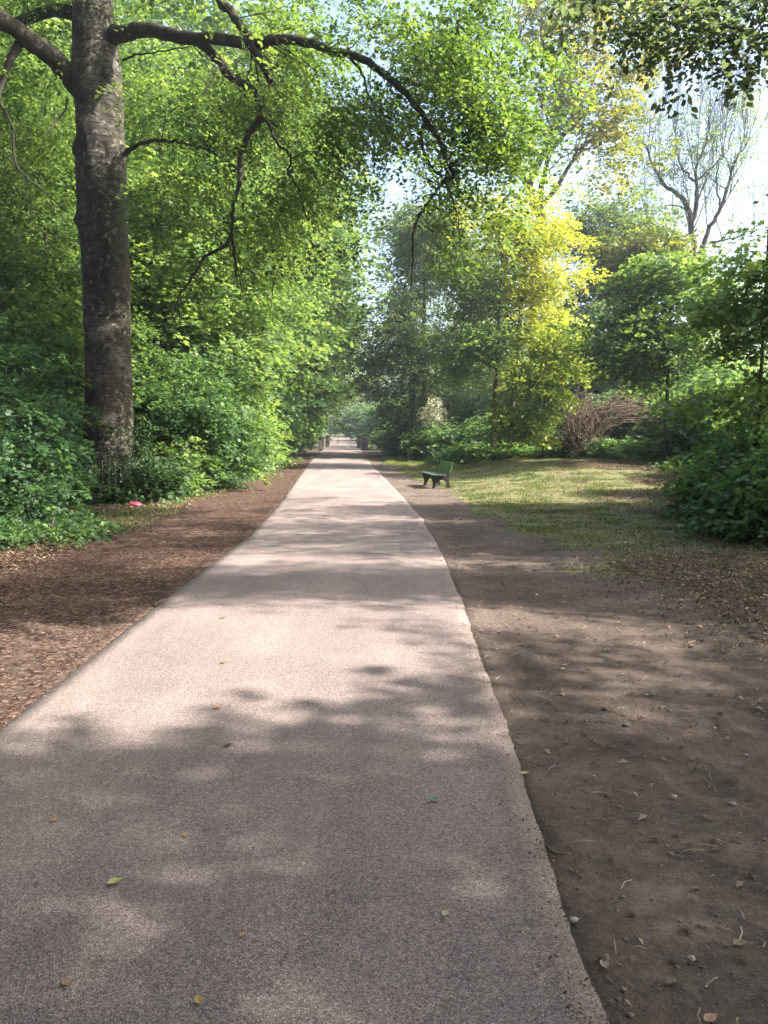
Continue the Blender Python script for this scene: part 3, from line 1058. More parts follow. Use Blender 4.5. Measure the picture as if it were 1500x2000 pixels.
limbs = [
    pl([(190, 215, 18.2), (150, 165, 18.1), (110, 118, 17.8), (60, 80, 17.3), (10, 40, 16.8), (-60, -5, 16), (-160, -60, 15)], 0.26, 0.12, 14, .012, 1),
    pl([(185, 45, 18.3), (120, 20, 18.6), (60, 35, 18.8), (-10, 55, 19), (-90, 60, 19)], 0.17, 0.07, 10, .01, 2),
    pl([(50, 75, 17.4), (25, 105, 17.2), (8, 150, 17), (-10, 210, 16.8), (-20, 260, 16.6)], 0.10, 0.03, 8, .01, 3),
    pl([(205, 75, 18.2), (240, 66, 17.9), (290, 58, 17.6), (340, 70, 17.2), (370, 72, 17), (430, 76, 16.6), (500, 86, 16.2), (530, 76, 16), (590, 76, 15.7),
        (650, 96, 15.3), (700, 112, 15.1), (735, 135, 14.9), (780, 175, 14.6), (825, 232, 14.3), (855, 278, 14.2), (862, 315, 14.1), (865, 352, 14)], 0.18, 0.032, 12, .012, 4, 0.7),
    pl([(340, 70, 17.2), (395, 86, 16.9), (425, 118, 16.7), (455, 148, 16.5), (490, 170, 16.3), (515, 205, 16.2), (520, 226, 16.1)], 0.11, 0.062, 10, .012, 5),
    pl([(520, 226, 16.1), (492, 248, 16.1), (478, 280, 16.1), (466, 325, 16.1), (470, 350, 16.1), (456, 400, 16.1), (452, 440, 16.1), (460, 505, 16.1), (462, 540, 16.1)], 0.075, 0.02, 8, .012, 6),
    pl([(453, 455, 16.1), (440, 480, 16.1), (402, 500, 16), (385, 530, 15.9), (352, 580, 15.8), (340, 620, 15.8)], 0.045, 0.015, 6, .01, 7),
    pl([(520, 226, 16.1), (530, 255, 16), (545, 285, 15.9), (568, 305, 15.8), (565, 340, 15.8), (585, 380, 15.7), (600, 430, 15.7)], 0.04, 0.012, 6, .012, 8),
    pl([(425, -60, 16.8), (432, 5, 16.6), (450, 20, 16.5), (470, 50, 16.4), (494, 84, 16.2), (500, 100, 16.1), (516, 128, 16.0), (528, 160, 16)], 0.10, 0.065, 10, .012, 9),
    pl([(245, 300, 18.1), (258, 288, 17.8), (290, 276, 17.4), (330, 274, 17), (372, 278, 16.6), (420, 296, 16.2), (470, 330, 15.8)], 0.055, 0.012, 7, .01, 10),
    pl([(866, 352, 14), (845, 385, 14), (820, 420, 13.9), (808, 455, 13.9), (806, 520, 13.8), (802, 560, 13.8)], 0.032, 0.01, 6, .01, 11),
    pl([(866, 352, 14), (886, 345, 14), (876, 325, 14.2), (860, 320, 14.1)], 0.035, 0.03, 6, .004, 12),
    pl([(868, 355, 14), (880, 385, 13.9), (890, 420, 13.9), (898, 470, 13.9)], 0.022, 0.008, 6, .01, 13),
    pl([(765, 158, 14.7), (830, 165, 14.6), (880, 185, 14.6), (935, 215, 14.6), (990, 250, 14.5)], 0.03, 0.01, 6, .012, 14),
    pl([(830, 240, 14.3), (822, 275, 14.3), (838, 320, 14.3), (860, 345, 14.2)], 0.035, 0.02, 6, .01, 15),
    pl([(680, 105, 15.2), (710, 150, 15.1), (722, 190, 15.0), (760, 235, 14.9)], 0.028, 0.01, 6, .012, 16),
    pl([(0, 200, 17), (25, 250, 17), (32, 320, 16.9), (78, 365, 16.8), (140, 420, 16.6)], 0.03, 0.012, 6, .012, 17),
    pl([(130, 195, 18.0), (128, 215, 17.8), (108, 240, 17.5), (88, 262, 17.2)], 0.025, 0.01, 6, .01, 18),
    pl([(240, 118, 17.8), (262, 108, 17.6), (310, 100, 17.3), (368, 92, 17.0)], 0.025, 0.012, 6, .01, 19),
    pl([(175, -120, 18.3), (260, -190, 16.5), (400, -260, 14.5), (560, -280, 13), (720, -240, 12)], 0.16, 0.05, 8, .02, 20),
    pl([(175, -80, 18.3), (80, -170, 19.5), (-60, -240, 21)], 0.14, 0.05, 8, .02, 21),
]
trunk_win = lambda p: ~((np.abs(p[:, 0] / p[:, 1] - (-0.372)) < 0.040) & (p[:, 1] < 18.0) & (p[:, 2] < 12)) | (R.random(len(p)) < 0.05)


RB = np.random.default_rng(5)


def beech_mask(p):
    """keep the bole and the sky gap free, thin the veil in front of the path"""
    k = trunk_win(p)
    u_ = 750 + F_PX * p[:, 0] / (p[:, 1] * 0.994)
    w_ = (p[:, 2] - CAM_H) / p[:, 1]
    for (pts, rr_, nn) in limbs[:11]:
        q = pts[::2]
        uq, wq = 750 + F_PX * q[:, 0] / (q[:, 1] * .994), (q[:, 2] - CAM_H) / q[:, 1]
        near_ = ((np.abs(u_[:, None] - uq[None]) < 30) & (np.abs(w_[:, None] - wq[None]) * F_PX < 30) & (p[:, 1][:, None] < q[:, 1][None] + .15)).any(1)
        k &= ~near_ | (RB.random(len(p)) < .12)
    u = 750 + F_PX * p[:, 0] / (p[:, 1] * 0.994)
    zc_ = (p[:, 2] - CAM_H) / p[:, 1]
    v_ = 842 - F_PX * zc_ * 1.0
    # ragged lower outline of the hanging boughs
    lim = np.interp(u, [0, 250, 420, 520, 640, 700, 760, 830, 900, 960, 1010, 1060, 1120], [470, 560, 620, 560, 560, 440, 320, 560, 540, 490, 430, 300, 120])
    k &= v_ < lim + 45 * (noise(u / 28.0, 0 * u, 0, 301) - 0.5)
    return k


rt = np.random.default_rng(400)
btw = twiggy([q for q in limbs[3:17]], rt, 3.2, 1.9, -.40, 2, r0=.10, spread=.6, keep=lambda s: (s[:, 2] > 2.6) & ~((np.abs(s[:, 0] / s[:, 1] + .372) < .036)))
beech = grow('beech_tree', bole_c[0], [c for c in bole_c[::2]], [
    bl(420, 120, 17.5, 210, 170, 2.2, 1.0), bl(560, 250, 16.5, 170, 170, 1.8, .6), bl(700, 120, 15.5, 170, 130, 1.8, 1.2), bl(430, 380, 17.2, 170, 150, 1.8, 1.0),
    bl(860, 140, 14.6, 170, 130, 1.5, 1.2), bl(930, 250, 14.3, 110, 90, 1.4, 1.3), bl(850, 420, 13.9, 75, 120, 1.2, 1.3), bl(960, 370, 14.2, 50, 70, 1.2, .9), bl(620, 380, 16, 90, 150, 1.2, 0.35),
    bl(780, 250, 14.6, 80, 90, 1.0, 0.25), bl(350, 20, 17, 160, 90, 2.0, 0.6), bl(40, 230, 19.2, 120, 190, 1.2, 0.5), bl(60, 30, 18, 140, 90, 2.0, 0.5), bl(-200, 100, 16, 220, 250, 2.5, 0.6),
    bl(300, -260, 16.5, 350, 150, 3.0, .5), bl(50, -300, 18, 300, 220, 4.0, .5)],
    520, 18, 'beech', M['beech_leaf'], M['limb_bark'],
    'huge beech with thick grey bole, carved bark and long limb arching over the path',
    trunk_r=0.55, seed=11, tint=0.5, csize=0.75, attract=230, tip_r=0.006, limbs=limbs, own_bole=True, flat_=0.35, mask=beech_mask,
    droop=-0.30, extra=limbs + btw, stem_name='limbs', carve_it=True)
mesh_obj('trunk', v - bole_c[0], f, M['beech_bark'], beech, True)
# old initials cut into the bark
cb = MB()


def on_bole(px, py, out=0.004):
    z = bp(px, py)[2]
    k = int(np.argmin(np.abs(cen[:, 2] - z)))
    r0 = ray(px, py)
    best = None
    for d in np.linspace(BD - 1.2, BD, 500):
        p = np.array([0, 0, CAM_H]) + r0 * (d / r0[1])
        dx, dy = p[0] - cen[k, 0], p[1] - cen[k, 1]
        a = math.atan2(dy, dx) % (2 * np.pi)
        rr_ = np.interp(a, th, rad[k], period=2 * np.pi)
        if math.hypot(dx, dy) < rr_:
            best = p
            break
    if best is None: best = at(px, py, BD - 0.5)
    return best - np.array([0, out, 0])


strokes = [[(218.5, 803), (223.5, 803)], [(221, 800.5), (221, 806)], [(229, 797), (229, 810)], [(229, 797), (236.5, 796)], [(229, 803), (236, 803)], [(236.5, 796), (236.5, 809)], [(229, 810), (236.5, 809)],
           [(215, 655), (226, 653)], [(216, 653), (214, 662)], [(226, 652), (224, 661)], [(180, 690), (200, 696)], [(200, 696), (196, 701)], [(206, 712), (210, 722)],
           [(213, 604), (220, 603)], [(205, 607), (206, 618)], [(211, 606), (212, 617)], [(182, 776), (206, 778)], [(232, 815), (240, 818)]]
cv_groups = [[0, 1], [2, 3, 4, 5, 6], [7, 8, 9], [10, 11], [12], [13, 14, 15], [16], [17]]
for a, b in []:
    n_ = 5
    cb.tube([on_bole(a[0] + (b[0] - a[0]) * t, a[1] + (b[1] - a[1]) * t, 0.0) for t in np.linspace(0, 1, n_)], [0.006, .011, .012, .011, .006], 5)
M['scar'] = plain_mat('old_scar', (0.03, 0.024, 0.018), 0.95, 0.4, 12)
for grp in cv_groups:
    cb = MB()
    for gi in grp:
        a, b = strokes[gi]
        cb.tube([on_bole(a[0] + (b[0] - a[0]) * t, a[1] + (b[1] - a[1]) * t, 0.0) for t in np.linspace(0, 1, 5)], [0.006, .011, .012, .011, .006], 5)
    cb.v = [tuple(np.array(q) - bole_c[0]) for q in cb.v]
    cb.build('carving', M['scar'], beech)

# wire guard round its foot
wg = MB()
gc = bole_c[0]
for k in range(44):
    a = 2 * np.pi * k / 44
    rr_ = 0.98 + 0.05 * math.sin(3 * a)
    top = 1.15 + 0.08 * math.sin(5 * a + 1)
    gz = gc[2] - 0.05
    wg.tube([(gc[0] + rr_ * math.cos(a), gc[1] + rr_ * math.sin(a), gz), (gc[0] + (rr_ - .03) * math.cos(a + .02), gc[1] + (rr_ - .03) * math.sin(a + .02), gz + top)], 0.004, 4)
for hz in (0.12, 0.62, 1.1):
    ring = [(gc[0] + (0.98 + 0.05 * math.sin(3 * a)) * math.cos(a), gc[1] + (0.98 + 0.05 * math.sin(3 * a)) * math.sin(a), gc[2] - 0.05 + hz) for a in np.linspace(0, 2 * np.pi, 45)]
    wg.tube(ring, 0.004, 4, False)
M['wire'] = plain_mat('galvanised_wire', (0.30, 0.30, 0.28), 0.5, 0.2, 20, 0.6)
wo = wg.build('wire_tree_guard', M['wire'])
tag(wo, 'rusty wire mesh guard standing round the foot of the huge beech', 'tree guard')

# ------------------------------------------------------------------ woods on the left
def T(label, x, y, h, blobs, clumps, sprays, tpl='maple', leaf='maple_leaf', bark='bark', tr=0.2, lean=(0, 0), name='maple_tree', seed=1, ztop=0.85, **kw):
    b = gpt(x, y)
    tk = [b, b + [lean[0] * .25, lean[1] * .25, h * 0.3], b + [lean[0] * .6, lean[1] * .6, h * 0.6], b + [lean[0], lean[1], h * ztop]]
    return grow(name, b, tk, blobs, clumps, sprays, tpl, M[leaf], M[bark], label, trunk_r=tr, seed=seed, **kw)


WL = 'woodland trees left of the path'
ml_ = lambda x, y, h, w, z0=1.2: [(x, y, (z0 + h) / 2, w, w, (h - z0) / 2), (x, y, z0 + (h - z0) * 0.35, w * 1.15, w * 1.1, (h - z0) * .3, .8)]
A1 = T('leafy maple rising directly behind and right of the huge beech bole', -7.2, 25.5, 13, ml_(-7.2, 25.5, 13, 3.0), 230, 22, seed=21, tint=0.52, group=WL, tr=.16)
A2 = T('tall maple at the far left edge behind the hanging beech boughs', -12.2, 24.5, 16, ml_(-12.2, 24.5, 16, 3.2), 250, 22, seed=22, tint=0.5, group=WL, tr=.2)
A3 = T('sunlit maple bending over the mulch strip in the middle distance', -5.0, 31, 12.5, ml_(-6.0, 31, 12.5, 2.4, 3.8), 220, 22, seed=23, tint=0.62, group=WL, tr=.15)
A4 = T('deep green maple filling the wood between beech and path', -9.6, 33, 17, ml_(-9.6, 33, 17, 3.6), 260, 24, 'far', 'maple_leaf', seed=24, tint=0.45, group=WL, tr=.22, csize=1.2)
for (src, x, y, rz, s, lab) in (
        (A2, -16.5, 28, 1.0, 1.15, 'broad maple farthest left, seen low beside the beech bole'),
        (A4, -8.3, 42, 2.0, 1.45, 'tall maple whose crown closes the left side of the path vista'),
        (A4, -17.5, 37, 4.0, 1.45, 'large maple deep in the wood behind the far left shrubs'),
        (A1, -7.0, 51.5, 3.0, 1.1, 'maple leaning over the junction of the side path'),
        (A4, -14.5, 45, 5.0, 1.6, 'high crowned maple deep behind the middle of the left wood'),
        (A3, -7.6, 57, 1.5, 1.2, 'maple just beyond the side path on the left'),
        (A4, -10.0, 64, 0.5, 1.7, 'tall maple far back left of the stone posts'),
        (A1, -9.0, 20.8, 2.4, 0.62, 'young maple squeezed against the left of the beech bole'),
        (A4, -21, 34, 3.3, 1.2, 'great maple in the depth of the wood at far left'),
        (A3, -9.6, 74, 4.4, 1.4, 'pale maple standing behind the left pair of stone posts'),
        (A4, -13, 92, 1.9, 1.6, 'far maple left where the path bends away'),
        (A1, -16.5, 108, 1.1, 1.6, 'farthest maple on the left side of the path bend'),
        (A4, -8.0, 1.5, 2.2, 1.15, 'unseen maple added left of the camera to block sky light'), (A4, -14.5, 10.0, 4.2, 1.15, 'unseen maple added left of the corner shrub to block sky light'), (A4, -4.0, -6, 1.2, 1.3, 'unseen maple added behind the camera to block sky light'), (A4, 4.5, -8.5, 3.2, 1.35, 'second unseen maple added behind the camera to block sky light')):  # last four: unseen trees added to block sky light and deepen the shade
    clone(src, gpt(x, y), rz, s, lab, WL)
# thin dark tree by the side path, its trunk bare
T('slim dark tree with bare lower trunk beside the side path junction', (553 - 750) / F_PX * 49, 49, 11, [bl(556, 650, 49, 55, 110, 1.8), bl(575, 560, 49, 50, 70, 1.6)], 70, 22, 'far', 'dark_leaf', 'bark', .15,
  seed=31, csize=1.1, tint=.55, name='young_tree')
# overhanging boughs closing the vista
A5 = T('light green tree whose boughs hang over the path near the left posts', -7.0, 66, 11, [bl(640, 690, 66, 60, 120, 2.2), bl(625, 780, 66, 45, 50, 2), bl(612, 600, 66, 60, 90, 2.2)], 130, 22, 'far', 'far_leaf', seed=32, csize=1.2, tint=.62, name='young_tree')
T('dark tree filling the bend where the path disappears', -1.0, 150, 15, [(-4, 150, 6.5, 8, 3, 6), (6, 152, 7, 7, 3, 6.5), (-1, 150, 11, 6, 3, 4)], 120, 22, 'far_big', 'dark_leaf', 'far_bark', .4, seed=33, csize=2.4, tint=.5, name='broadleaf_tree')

# shrubs on the left
SL = 'shrubs along the left edge of the path'
def shrub(label, x, y, blobs, clumps, sprays, tpl='maple', leaf='shrub_leaf', seed=1, group=SL, stems=5, h=None, **kw):
    b = gpt(x, y)
    r = np.random.default_rng(seed + 900)
    top = max(q[2] + q[5] * .4 for q in blobs) if h is None else h
    tk = [b, b + [0.1, 0, (top - b[2]) * .5], b + [0.0, .1, (top - b[2]) * .9]]
    ex = []
    for k in range(stems):
        q = blobs[k % len(blobs)]
        e = np.array([q[0] + r.normal() * q[3] * .4, q[1] + r.normal() * q[4] * .4, q[2] + q[5] * .5])
        s0 = b + np.array([r.normal() * .3, r.normal() * .2, 0])
        mid = (s0 + e) / 2 + np.array([r.normal() * .1, r.normal() * .1, .25])
        c_ = curve([s0, mid, e], 6)
        ex.append((c_, np.linspace(.022, .007, len(c_)), 5))
    kw.setdefault('attract', 30)
    kw.setdefault('low', 0.12)
    return grow('shrub', b, tk, blobs, clumps, sprays, tpl, M[leaf], M['bark'], label, 'shrub', group, trunk_r=.03, seed=seed, extra=ex, tip_r=.004, crown_name='foliage', stem_name='stems', trunk_n=6, **kw)


shrub('dark leafy shrub in the left corner in front of the beech', -6.2, 12.8,
      [(-7.0, 13.4, 1.0, 1.4, 1.3, 1.35), (-6.1, 12.4, .65, .8, .9, .75), (-7.9, 14.5, 1.9, 1.5, 1.3, 1.6), (-5.9, 13.6, .6, .7, .7, .7)], 190, 16, 'maple_near', 'shrub_leaf', 41, h=1.2, csize=.55, tint=.24, flat_=.5, attract=70, sc=0.8, mask=lambda p: 750 + F_PX * p[:, 0] / p[:, 1] < 120 + 50 * noise(p[:, 2] * 4, 0, 0, 7))
shrub('tall shrub at the left edge of the frame behind the corner shrub', -8.6, 17.2,
      [(-8.9, 17.3, 2.0, 1.5, 1.2, 1.9), (-7.9, 16.6, 1.2, .9, .8, 1.2)], 150, 16, 'maple_near', 'shrub_leaf', 42, csize=.6, tint=.34, attract=50, mask=lambda p: 750 + F_PX * p[:, 0] / p[:, 1] < 150 + 30 * noise(p[:, 2] * 4, 0, 0, 7))
shrub('wide bright shrub right of the beech foot', -5.4, 20.8,
      [(-5.6, 21, 1.5, 1.3, 1.2, 1.6), (-4.7, 21.6, 1.0, .8, 1.0, 1.0), (-6.2, 22.2, 2.2, 1.3, 1.1, 1.5)], 200, 16, 'maple_near', 'shrub_leaf', 43, csize=.6, tint=.52, attract=60, mask=lambda p: 750 + F_PX * p[:, 0] / p[:, 1] > 262)
shrub('sunlit bushy maple sapling thicket reaching towards the mulch strip', -5.4, 26,
      [(-5.5, 26, 1.9, 1.15, 1.3, 1.9), (-4.75, 26.3, 1.4, .7, 1.0, 1.3), (-6.6, 26.6, 2.4, 1.2, 1.2, 1.8)], 220, 16, 'maple_near', 'maple_leaf', 44, csize=.6, tint=.68, attract=60)
B1 = shrub('low green shrub at the foot of the sunlit thicket', -6.1, 30.5, [(-6.1, 30.5, 1.2, 1.3, 1.2, 1.2)], 60, 20, 'maple', 'shrub_leaf', 45, csize=.6, tint=.5)
for (x, y, rz, s, lab) in ((-4.4, 36, 1, 1.1, 'shrub on the left verge just before the side path'), (-6.8, 29, 2, 1.5, 'tall shrub behind the sunlit thicket'), (-9.5, 28, 3, 1.9, 'large shrub in the shade behind the beech'),
                           (-7.0, 37, 4, 1.7, 'broad shrub in the wood left of the side path'), (-5.1, 53, 5, 1.4, 'bright shrub past the side path left of the path'), (-4.9, 60, .4, 1.2, 'shrub between side path and left stone posts'),
                           (-5.6, 70, 1.7, 1.3, 'shrub pressed against the left stone posts'), (-5.9, 80, 2.2, 1.4, 'yellowish shrub behind the left stone posts'), (-11.5, 19, 2.8, 1.7, 'shrub at far left beyond the corner shrub'),
                           (-12.0, 22.5, .8, 2.0, 'tall shrub filling the far left under the maples'), (-6.7, 92, 1.2, 1.7, 'shrub beyond the posts on the left verge'), (-8.5, 108, 2.5, 2.0, 'far shrub on the left of the bend'),
                           (-7.6, 23.5, 5.2, 1.3, 'shrub hidden in shade behind the beech foot'), (-9.6, 52, 3.5, 2.2, 'high shrub in the corner of the side path')):
    x = min(x, float(left_edge(y)) - 1.1 - (1.8 if y < 50 else 1.45) * s)
    clone(B1, gpt(x, y), rz, s, lab, SL)
B3 = shrub('low leafy undergrowth around the beech foot', -6.4, 16.9,
      [(-6.9, 16.9, .12, .6, .25, .16), (-6.1, 16.9, .15, .5, .3, .18), (-5.5, 17.4, .35, .35, .5, .4)], 60, 9, 'maple_near', 'ivy_leaf', 46, csize=.3, tint=.6, attract=12, stems=3, group='undergrowth')
shrub('trailing ivy climbing the right side of the beech foot', -6.0, 17.75,
      [(-6.0, 17.75, .6, .22, .25, .6), (-5.95, 17.95, 1.2, .12, .2, .7), (-6.5, 17.4, .25, .4, .1, .2)], 48, 7, 'small', 'ivy_leaf', 47, csize=.3, tint=.6, attract=10, stems=3, group='undergrowth')
shrub('bright sapling leaves lit beside the beech foot', -5.35, 18.6, [(-5.3, 18.6, .55, .4, .4, .4), (-5.0, 18.9, .9, .3, .3, .3)], 18, 8, 'maple_near', 'maple_leaf', 48, csize=.3, tint=.6, attract=8, stems=3, group='undergrowth')
shrub('small nettles at the left edge of the mulch', -4.9, 10.6, [(-5.3, 10.5, .15, .8, .5, .18), (-4.7, 11.2, .12, .5, .5, .15)], 40, 8, 'maple_near', 'shrub_leaf', 49, csize=.3, tint=.5, attract=6, stems=2, group='undergrowth', sc=.6)

# ------------------------------------------------------------------ right side trees
WR = 'woodland trees right of the path'
T('dark multi-stemmed tree right of the path behind the bench', (796 - 750) / F_PX * 46, 46, 9, [bl(800, 700, 46, 100, 120, 2.6, 1.2), bl(840, 610, 46, 85, 80, 2.2, .8), bl(748, 740, 46, 45, 90, 1.8, .6), bl(870, 760, 46, 55, 80, 1.6, .6)],
  150, 18, 'maple', 'dark_leaf', 'bark', .2, lean=(.9, 0), name='hornbeam_tree', seed=51, csize=1.2, tint=.62, attract=110, group=WR, flat_=.4, shell=.3)
T('light green tree hanging above the dark tree beside the path', 2.9, 56, 16, [bl(830, 480, 56, 90, 90, 3, 1), bl(900, 560, 56, 70, 90, 2.5, .7), bl(800, 560, 56, 40, 60, 2.2, .5), bl(860, 420, 56, 60, 60, 2.5, .6)],
  110, 20, 'far', 'far_leaf', 'bark', .22, name='broadleaf_tree', seed=52, csize=1.4, shell=.3, tint=.7, group=WR, attract=50)
T('tall dark crowned tree beyond the posts against the sky', 2.6, 74, 22, [bl(795, 590, 74, 28, 60, 2.2, .8), bl(825, 470, 74, 48, 70, 2.8, .8), bl(785, 680, 74, 28, 40, 2.2, .7)],
  110, 20, 'far', 'dark_leaf', 'bark', .25, name='broadleaf_tree', seed=53, csize=1.3, tint=.62, group=WR, attract=45)
Yb = at(990, 880, 34)
T('vivid yellow maple standing behind the lawn', (992 - 750) / F_PX * 34, 34, 11.5, [bl(1030, 450, 34, 70, 75, 1.8, 1.2), bl(1035, 560, 34, 70, 70, 2, 1.2), bl(980, 540, 34, 40, 80, 1.6, .4), bl(1030, 650, 34, 70, 60, 1.6, .6), bl(1010, 395, 34, 40, 35, 1.2, .3), bl(1040, 740, 34, 60, 60, 1.4, .2)],
  105, 18, 'maple', 'yellow_leaf', 'bark', .13, lean=(.8, 0), name='yellow_maple_tree', seed=54, csize=1.0, tint=.84, group=WR, attract=90, flat_=.2, ragged=.28, shell=.3)
T('thin green maple close left of the vivid yellow maple', (957 - 750) / F_PX * 34, 33.2, 10.5, [bl(945, 640, 33.2, 35, 110, 1.3, .8), bl(920, 700, 33.2, 45, 70, 1.3, .5), bl(925, 520, 33.2, 30, 60, 1.2, .4)],
  60, 18, 'maple', 'maple_leaf', 'bark', .12, lean=(.3, 0), name='maple_tree', seed=55, csize=.75, tint=.62, group=WR, attract=50)
T('greenish yellow sapling in front of the brush pile', (1060 - 750) / F_PX * 31, 31, 4.6, [bl(1055, 760, 31, 65, 60, 1.1), bl(1020, 830, 31, 40, 40, .9), bl(1085, 690, 31, 50, 40, 1)], 55, 16, 'maple', 'yellow_leaf', 'bark', .04,
  name='sapling', seed=56, csize=.6, tint=.25, attract=30)
# the big spreading tree with leaning stems, thin golden foliage
def sp(pxs, r0, r1, seed, n=7):
    return pl(pxs, r0, r1, n, 0.04, seed)


TD = 46
tl = [sp([(1040, 560, TD), (1055, 440, TD), (1035, 360, TD), (1062, 300, TD), (1085, 250, TD), (1095, 200, TD), (1110, 140, TD), (1120, 70, TD)], .30, .08, 61),
      sp([(1055, 440, TD), (1060, 350, TD), (1080, 290, TD), (1125, 245, TD), (1165, 190, TD)], .2, .05, 62),
      sp([(1060, 400, TD), (1110, 330, TD), (1130, 290, TD), (1180, 268, TD), (1230, 275, TD)], .14, .03, 63),
      sp([(1050, 420, TD), (1015, 325, TD), (1000, 270, TD), (985, 180, TD), (1010, 90, TD), (1030, 20, TD)], .16, .04, 64),
      sp([(1085, 250, TD), (1120, 210, TD), (1170, 185, TD), (1215, 150, TD)], .10, .03, 65),
      sp([(985, 200, TD), (975, 120, TD), (990, 40, TD), (1010, -30, TD)], .09, .03, 66),
      sp([(1095, 190, TD), (1080, 130, TD), (1060, 90, TD), (1055, 20, TD)], .09, .03, 67),
      sp([(1000, 150, TD), (1050, 110, TD), (1080, 100, TD)], .05, .02, 68)]
tb = gpt(at(1040, 850, TD)[0], TD)
rt = np.random.default_rng(402)
ttw = twiggy(tl, rt, 1.5, 3.6, .35, 2, spread=.6, min_r=.009)
grow('ash_tree', tb, [tb, at(1042, 700, TD), at(1040, 560, TD)], [
    bl(1150, 230, TD, 90, 60, 3, .8), bl(1210, 300, TD, 60, 50, 2.5, .5), bl(1100, 60, TD, 70, 80, 3, .5), bl(1020, 40, TD, 70, 60, 2.5, .3), bl(1060, 220, TD, 60, 60, 2.5, .35), bl(1215, 130, TD, 60, 60, 2.5, .45), bl(1115, 160, TD, 50, 90, 2.2, .5), bl(1180, 20, TD, 90, 60, 3, .5)],
    150, 9, 'far', M['gold_leaf'], M['bark'], 'very tall spreading tree with leaning forked stems and thin golden leaves', trunk_r=.42, seed=57, tint=.55, csize=1.1, attract=110, limbs=tl, extra=tl + ttw, tip_r=.012, sc=1.05, group='tall trees against the sky')
# nearly bare tree at the right
UD = 52
ul = [sp([(1362, 560, UD), (1356, 500, UD), (1350, 440, UD), (1335, 390, UD), (1300, 360, UD), (1275, 320, UD), (1262, 280, UD)], .26, .05, 71),
      sp([(1350, 440, UD), (1362, 400, UD), (1360, 330, UD), (1380, 280, UD), (1390, 220, UD)], .15, .04, 72),
      sp([(1372, 540, UD), (1372, 480, UD), (1395, 430, UD), (1420, 370, UD), (1432, 320, UD), (1465, 270, UD)], .2, .04, 73),
      sp([(1385, 475, UD), (1410, 470, UD), (1445, 462, UD), (1480, 440, UD)], .09, .03, 74),
      sp([(1350, 470, UD), (1330, 460, UD), (1290, 455, UD), (1262, 470, UD)], .08, .03, 75),
      sp([(1345, 410, UD), (1310, 400, UD), (1280, 415, UD)], .07, .02, 76),
      sp([(1360, 360, UD), (1335, 330, UD), (1322, 280, UD), (1320, 220, UD)], .08, .025, 77),
      sp([(1365, 350, UD), (1400, 320, UD), (1420, 300, UD), (1440, 230, UD)], .07, .02, 78),
      sp([(1405, 400, UD), (1400, 340, UD), (1420, 260, UD), (1440, 200, UD)], .06, .02, 79)]
ub = gpt(at(1366, 850, UD)[0], UD)
rt = np.random.default_rng(401)
utw = twiggy(ul, rt, 1.9, 4.2, .75, 3, spread=.45, min_r=.009)
grow('bare_tree', ub, [ub, at(1366, 700, UD), at(1366, 560, UD)], [
    bl(1330, 270, UD, 75, 85, 3, .6), bl(1430, 250, UD, 65, 80, 3, .7), bl(1290, 400, UD, 50, 60, 2.5, .35), bl(1450, 400, UD, 45, 60, 2.5, .4), bl(1380, 330, UD, 60, 60, 3, .4)],
    260, 4, 'far', M['far_leaf'], M['bark'], 'half bare tree with forked trunk against the white sky at right', trunk_r=.33, seed=58, tint=.72, csize=.9, attract=60, limbs=ul, extra=ul + utw, tip_r=.012, sc=.6, group='tall trees against the sky')
T('hazy mid green tree between the yellow maple and the half bare tree', at(1165, 850, 50)[0], 50, 15, [bl(1170, 450, 50, 60, 70, 2.6, 1), bl(1180, 560, 50, 65, 60, 2.6, .8), bl(1235, 440, 50, 55, 70, 2.4, .6), bl(1130, 620, 50, 50, 50, 2.2, .5)],
  110, 18, 'far', 'far_leaf', 'bark', .22, name='broadleaf_tree', seed=59, csize=1.2, shell=.3, tint=.62, group=WR, attract=60)
T('bluish green tree low behind the brush pile', at(1160, 850, 42)[0], 42, 9, [bl(1150, 660, 42, 75, 60, 2.2, 1), bl(1190, 730, 42, 60, 60, 2, .8), bl(1110, 740, 42, 50, 50, 2, .5)],
  90, 18, 'far', 'far_leaf', 'bark', .12, name='broadleaf_tree', seed=60, csize=1.1, shell=.3, tint=.5, group=WR, attract=40)
T('fresh green maple in front of the half bare tree', at(1300, 850, 27)[0], 27, 7, [bl(1300, 560, 27, 70, 60, 1.3, .9), bl(1290, 650, 27, 100, 60, 1.6, 1.1), bl(1290, 720, 27, 80, 40, 1.4, .5), bl(1230, 690, 27, 50, 40, 1.1, .4), bl(1310, 510, 27, 40, 30, .8, .25)],
  105, 17, 'maple', 'maple_leaf', 'bark', .09, name='maple_tree', seed=61, csize=.75, tint=.45, group=WR, attract=90, flat_=.2, shell=.3, ragged=.28)
T('yellow green tree crown left above the fresh green maple', at(1260, 850, 44)[0], 44, 12, [bl(1240, 520, 44, 60, 60, 2), bl(1290, 470, 44, 35, 40, 1.6, .5)], 80, 18, 'far', 'gold_leaf', 'bark', .14, name='broadleaf_tree', seed=62, csize=.9, tint=.3, group=WR)
Rm = T('thin stemmed maple at the right edge reaching over the lawn', at(1478, 890, 15)[0], 15, 6.6, [bl(1470, 520, 15, 60, 50, .9, .7), bl(1440, 600, 15, 75, 60, .9, .9), bl(1460, 700, 15, 70, 60, .9, .8), bl(1430, 790, 15, 60, 60, .8, .6), bl(1540, 560, 15, 90, 150, 1.2, 1), bl(1545, 760, 15, 80, 100, 1.2, .8)],
  85, 12, 'maple_near', 'maple_leaf', 'bark', .045, name='maple_tree', seed=63, csize=.6, shell=.2, tint=.85, attract=90, tip_r=.005, flat_=.35)
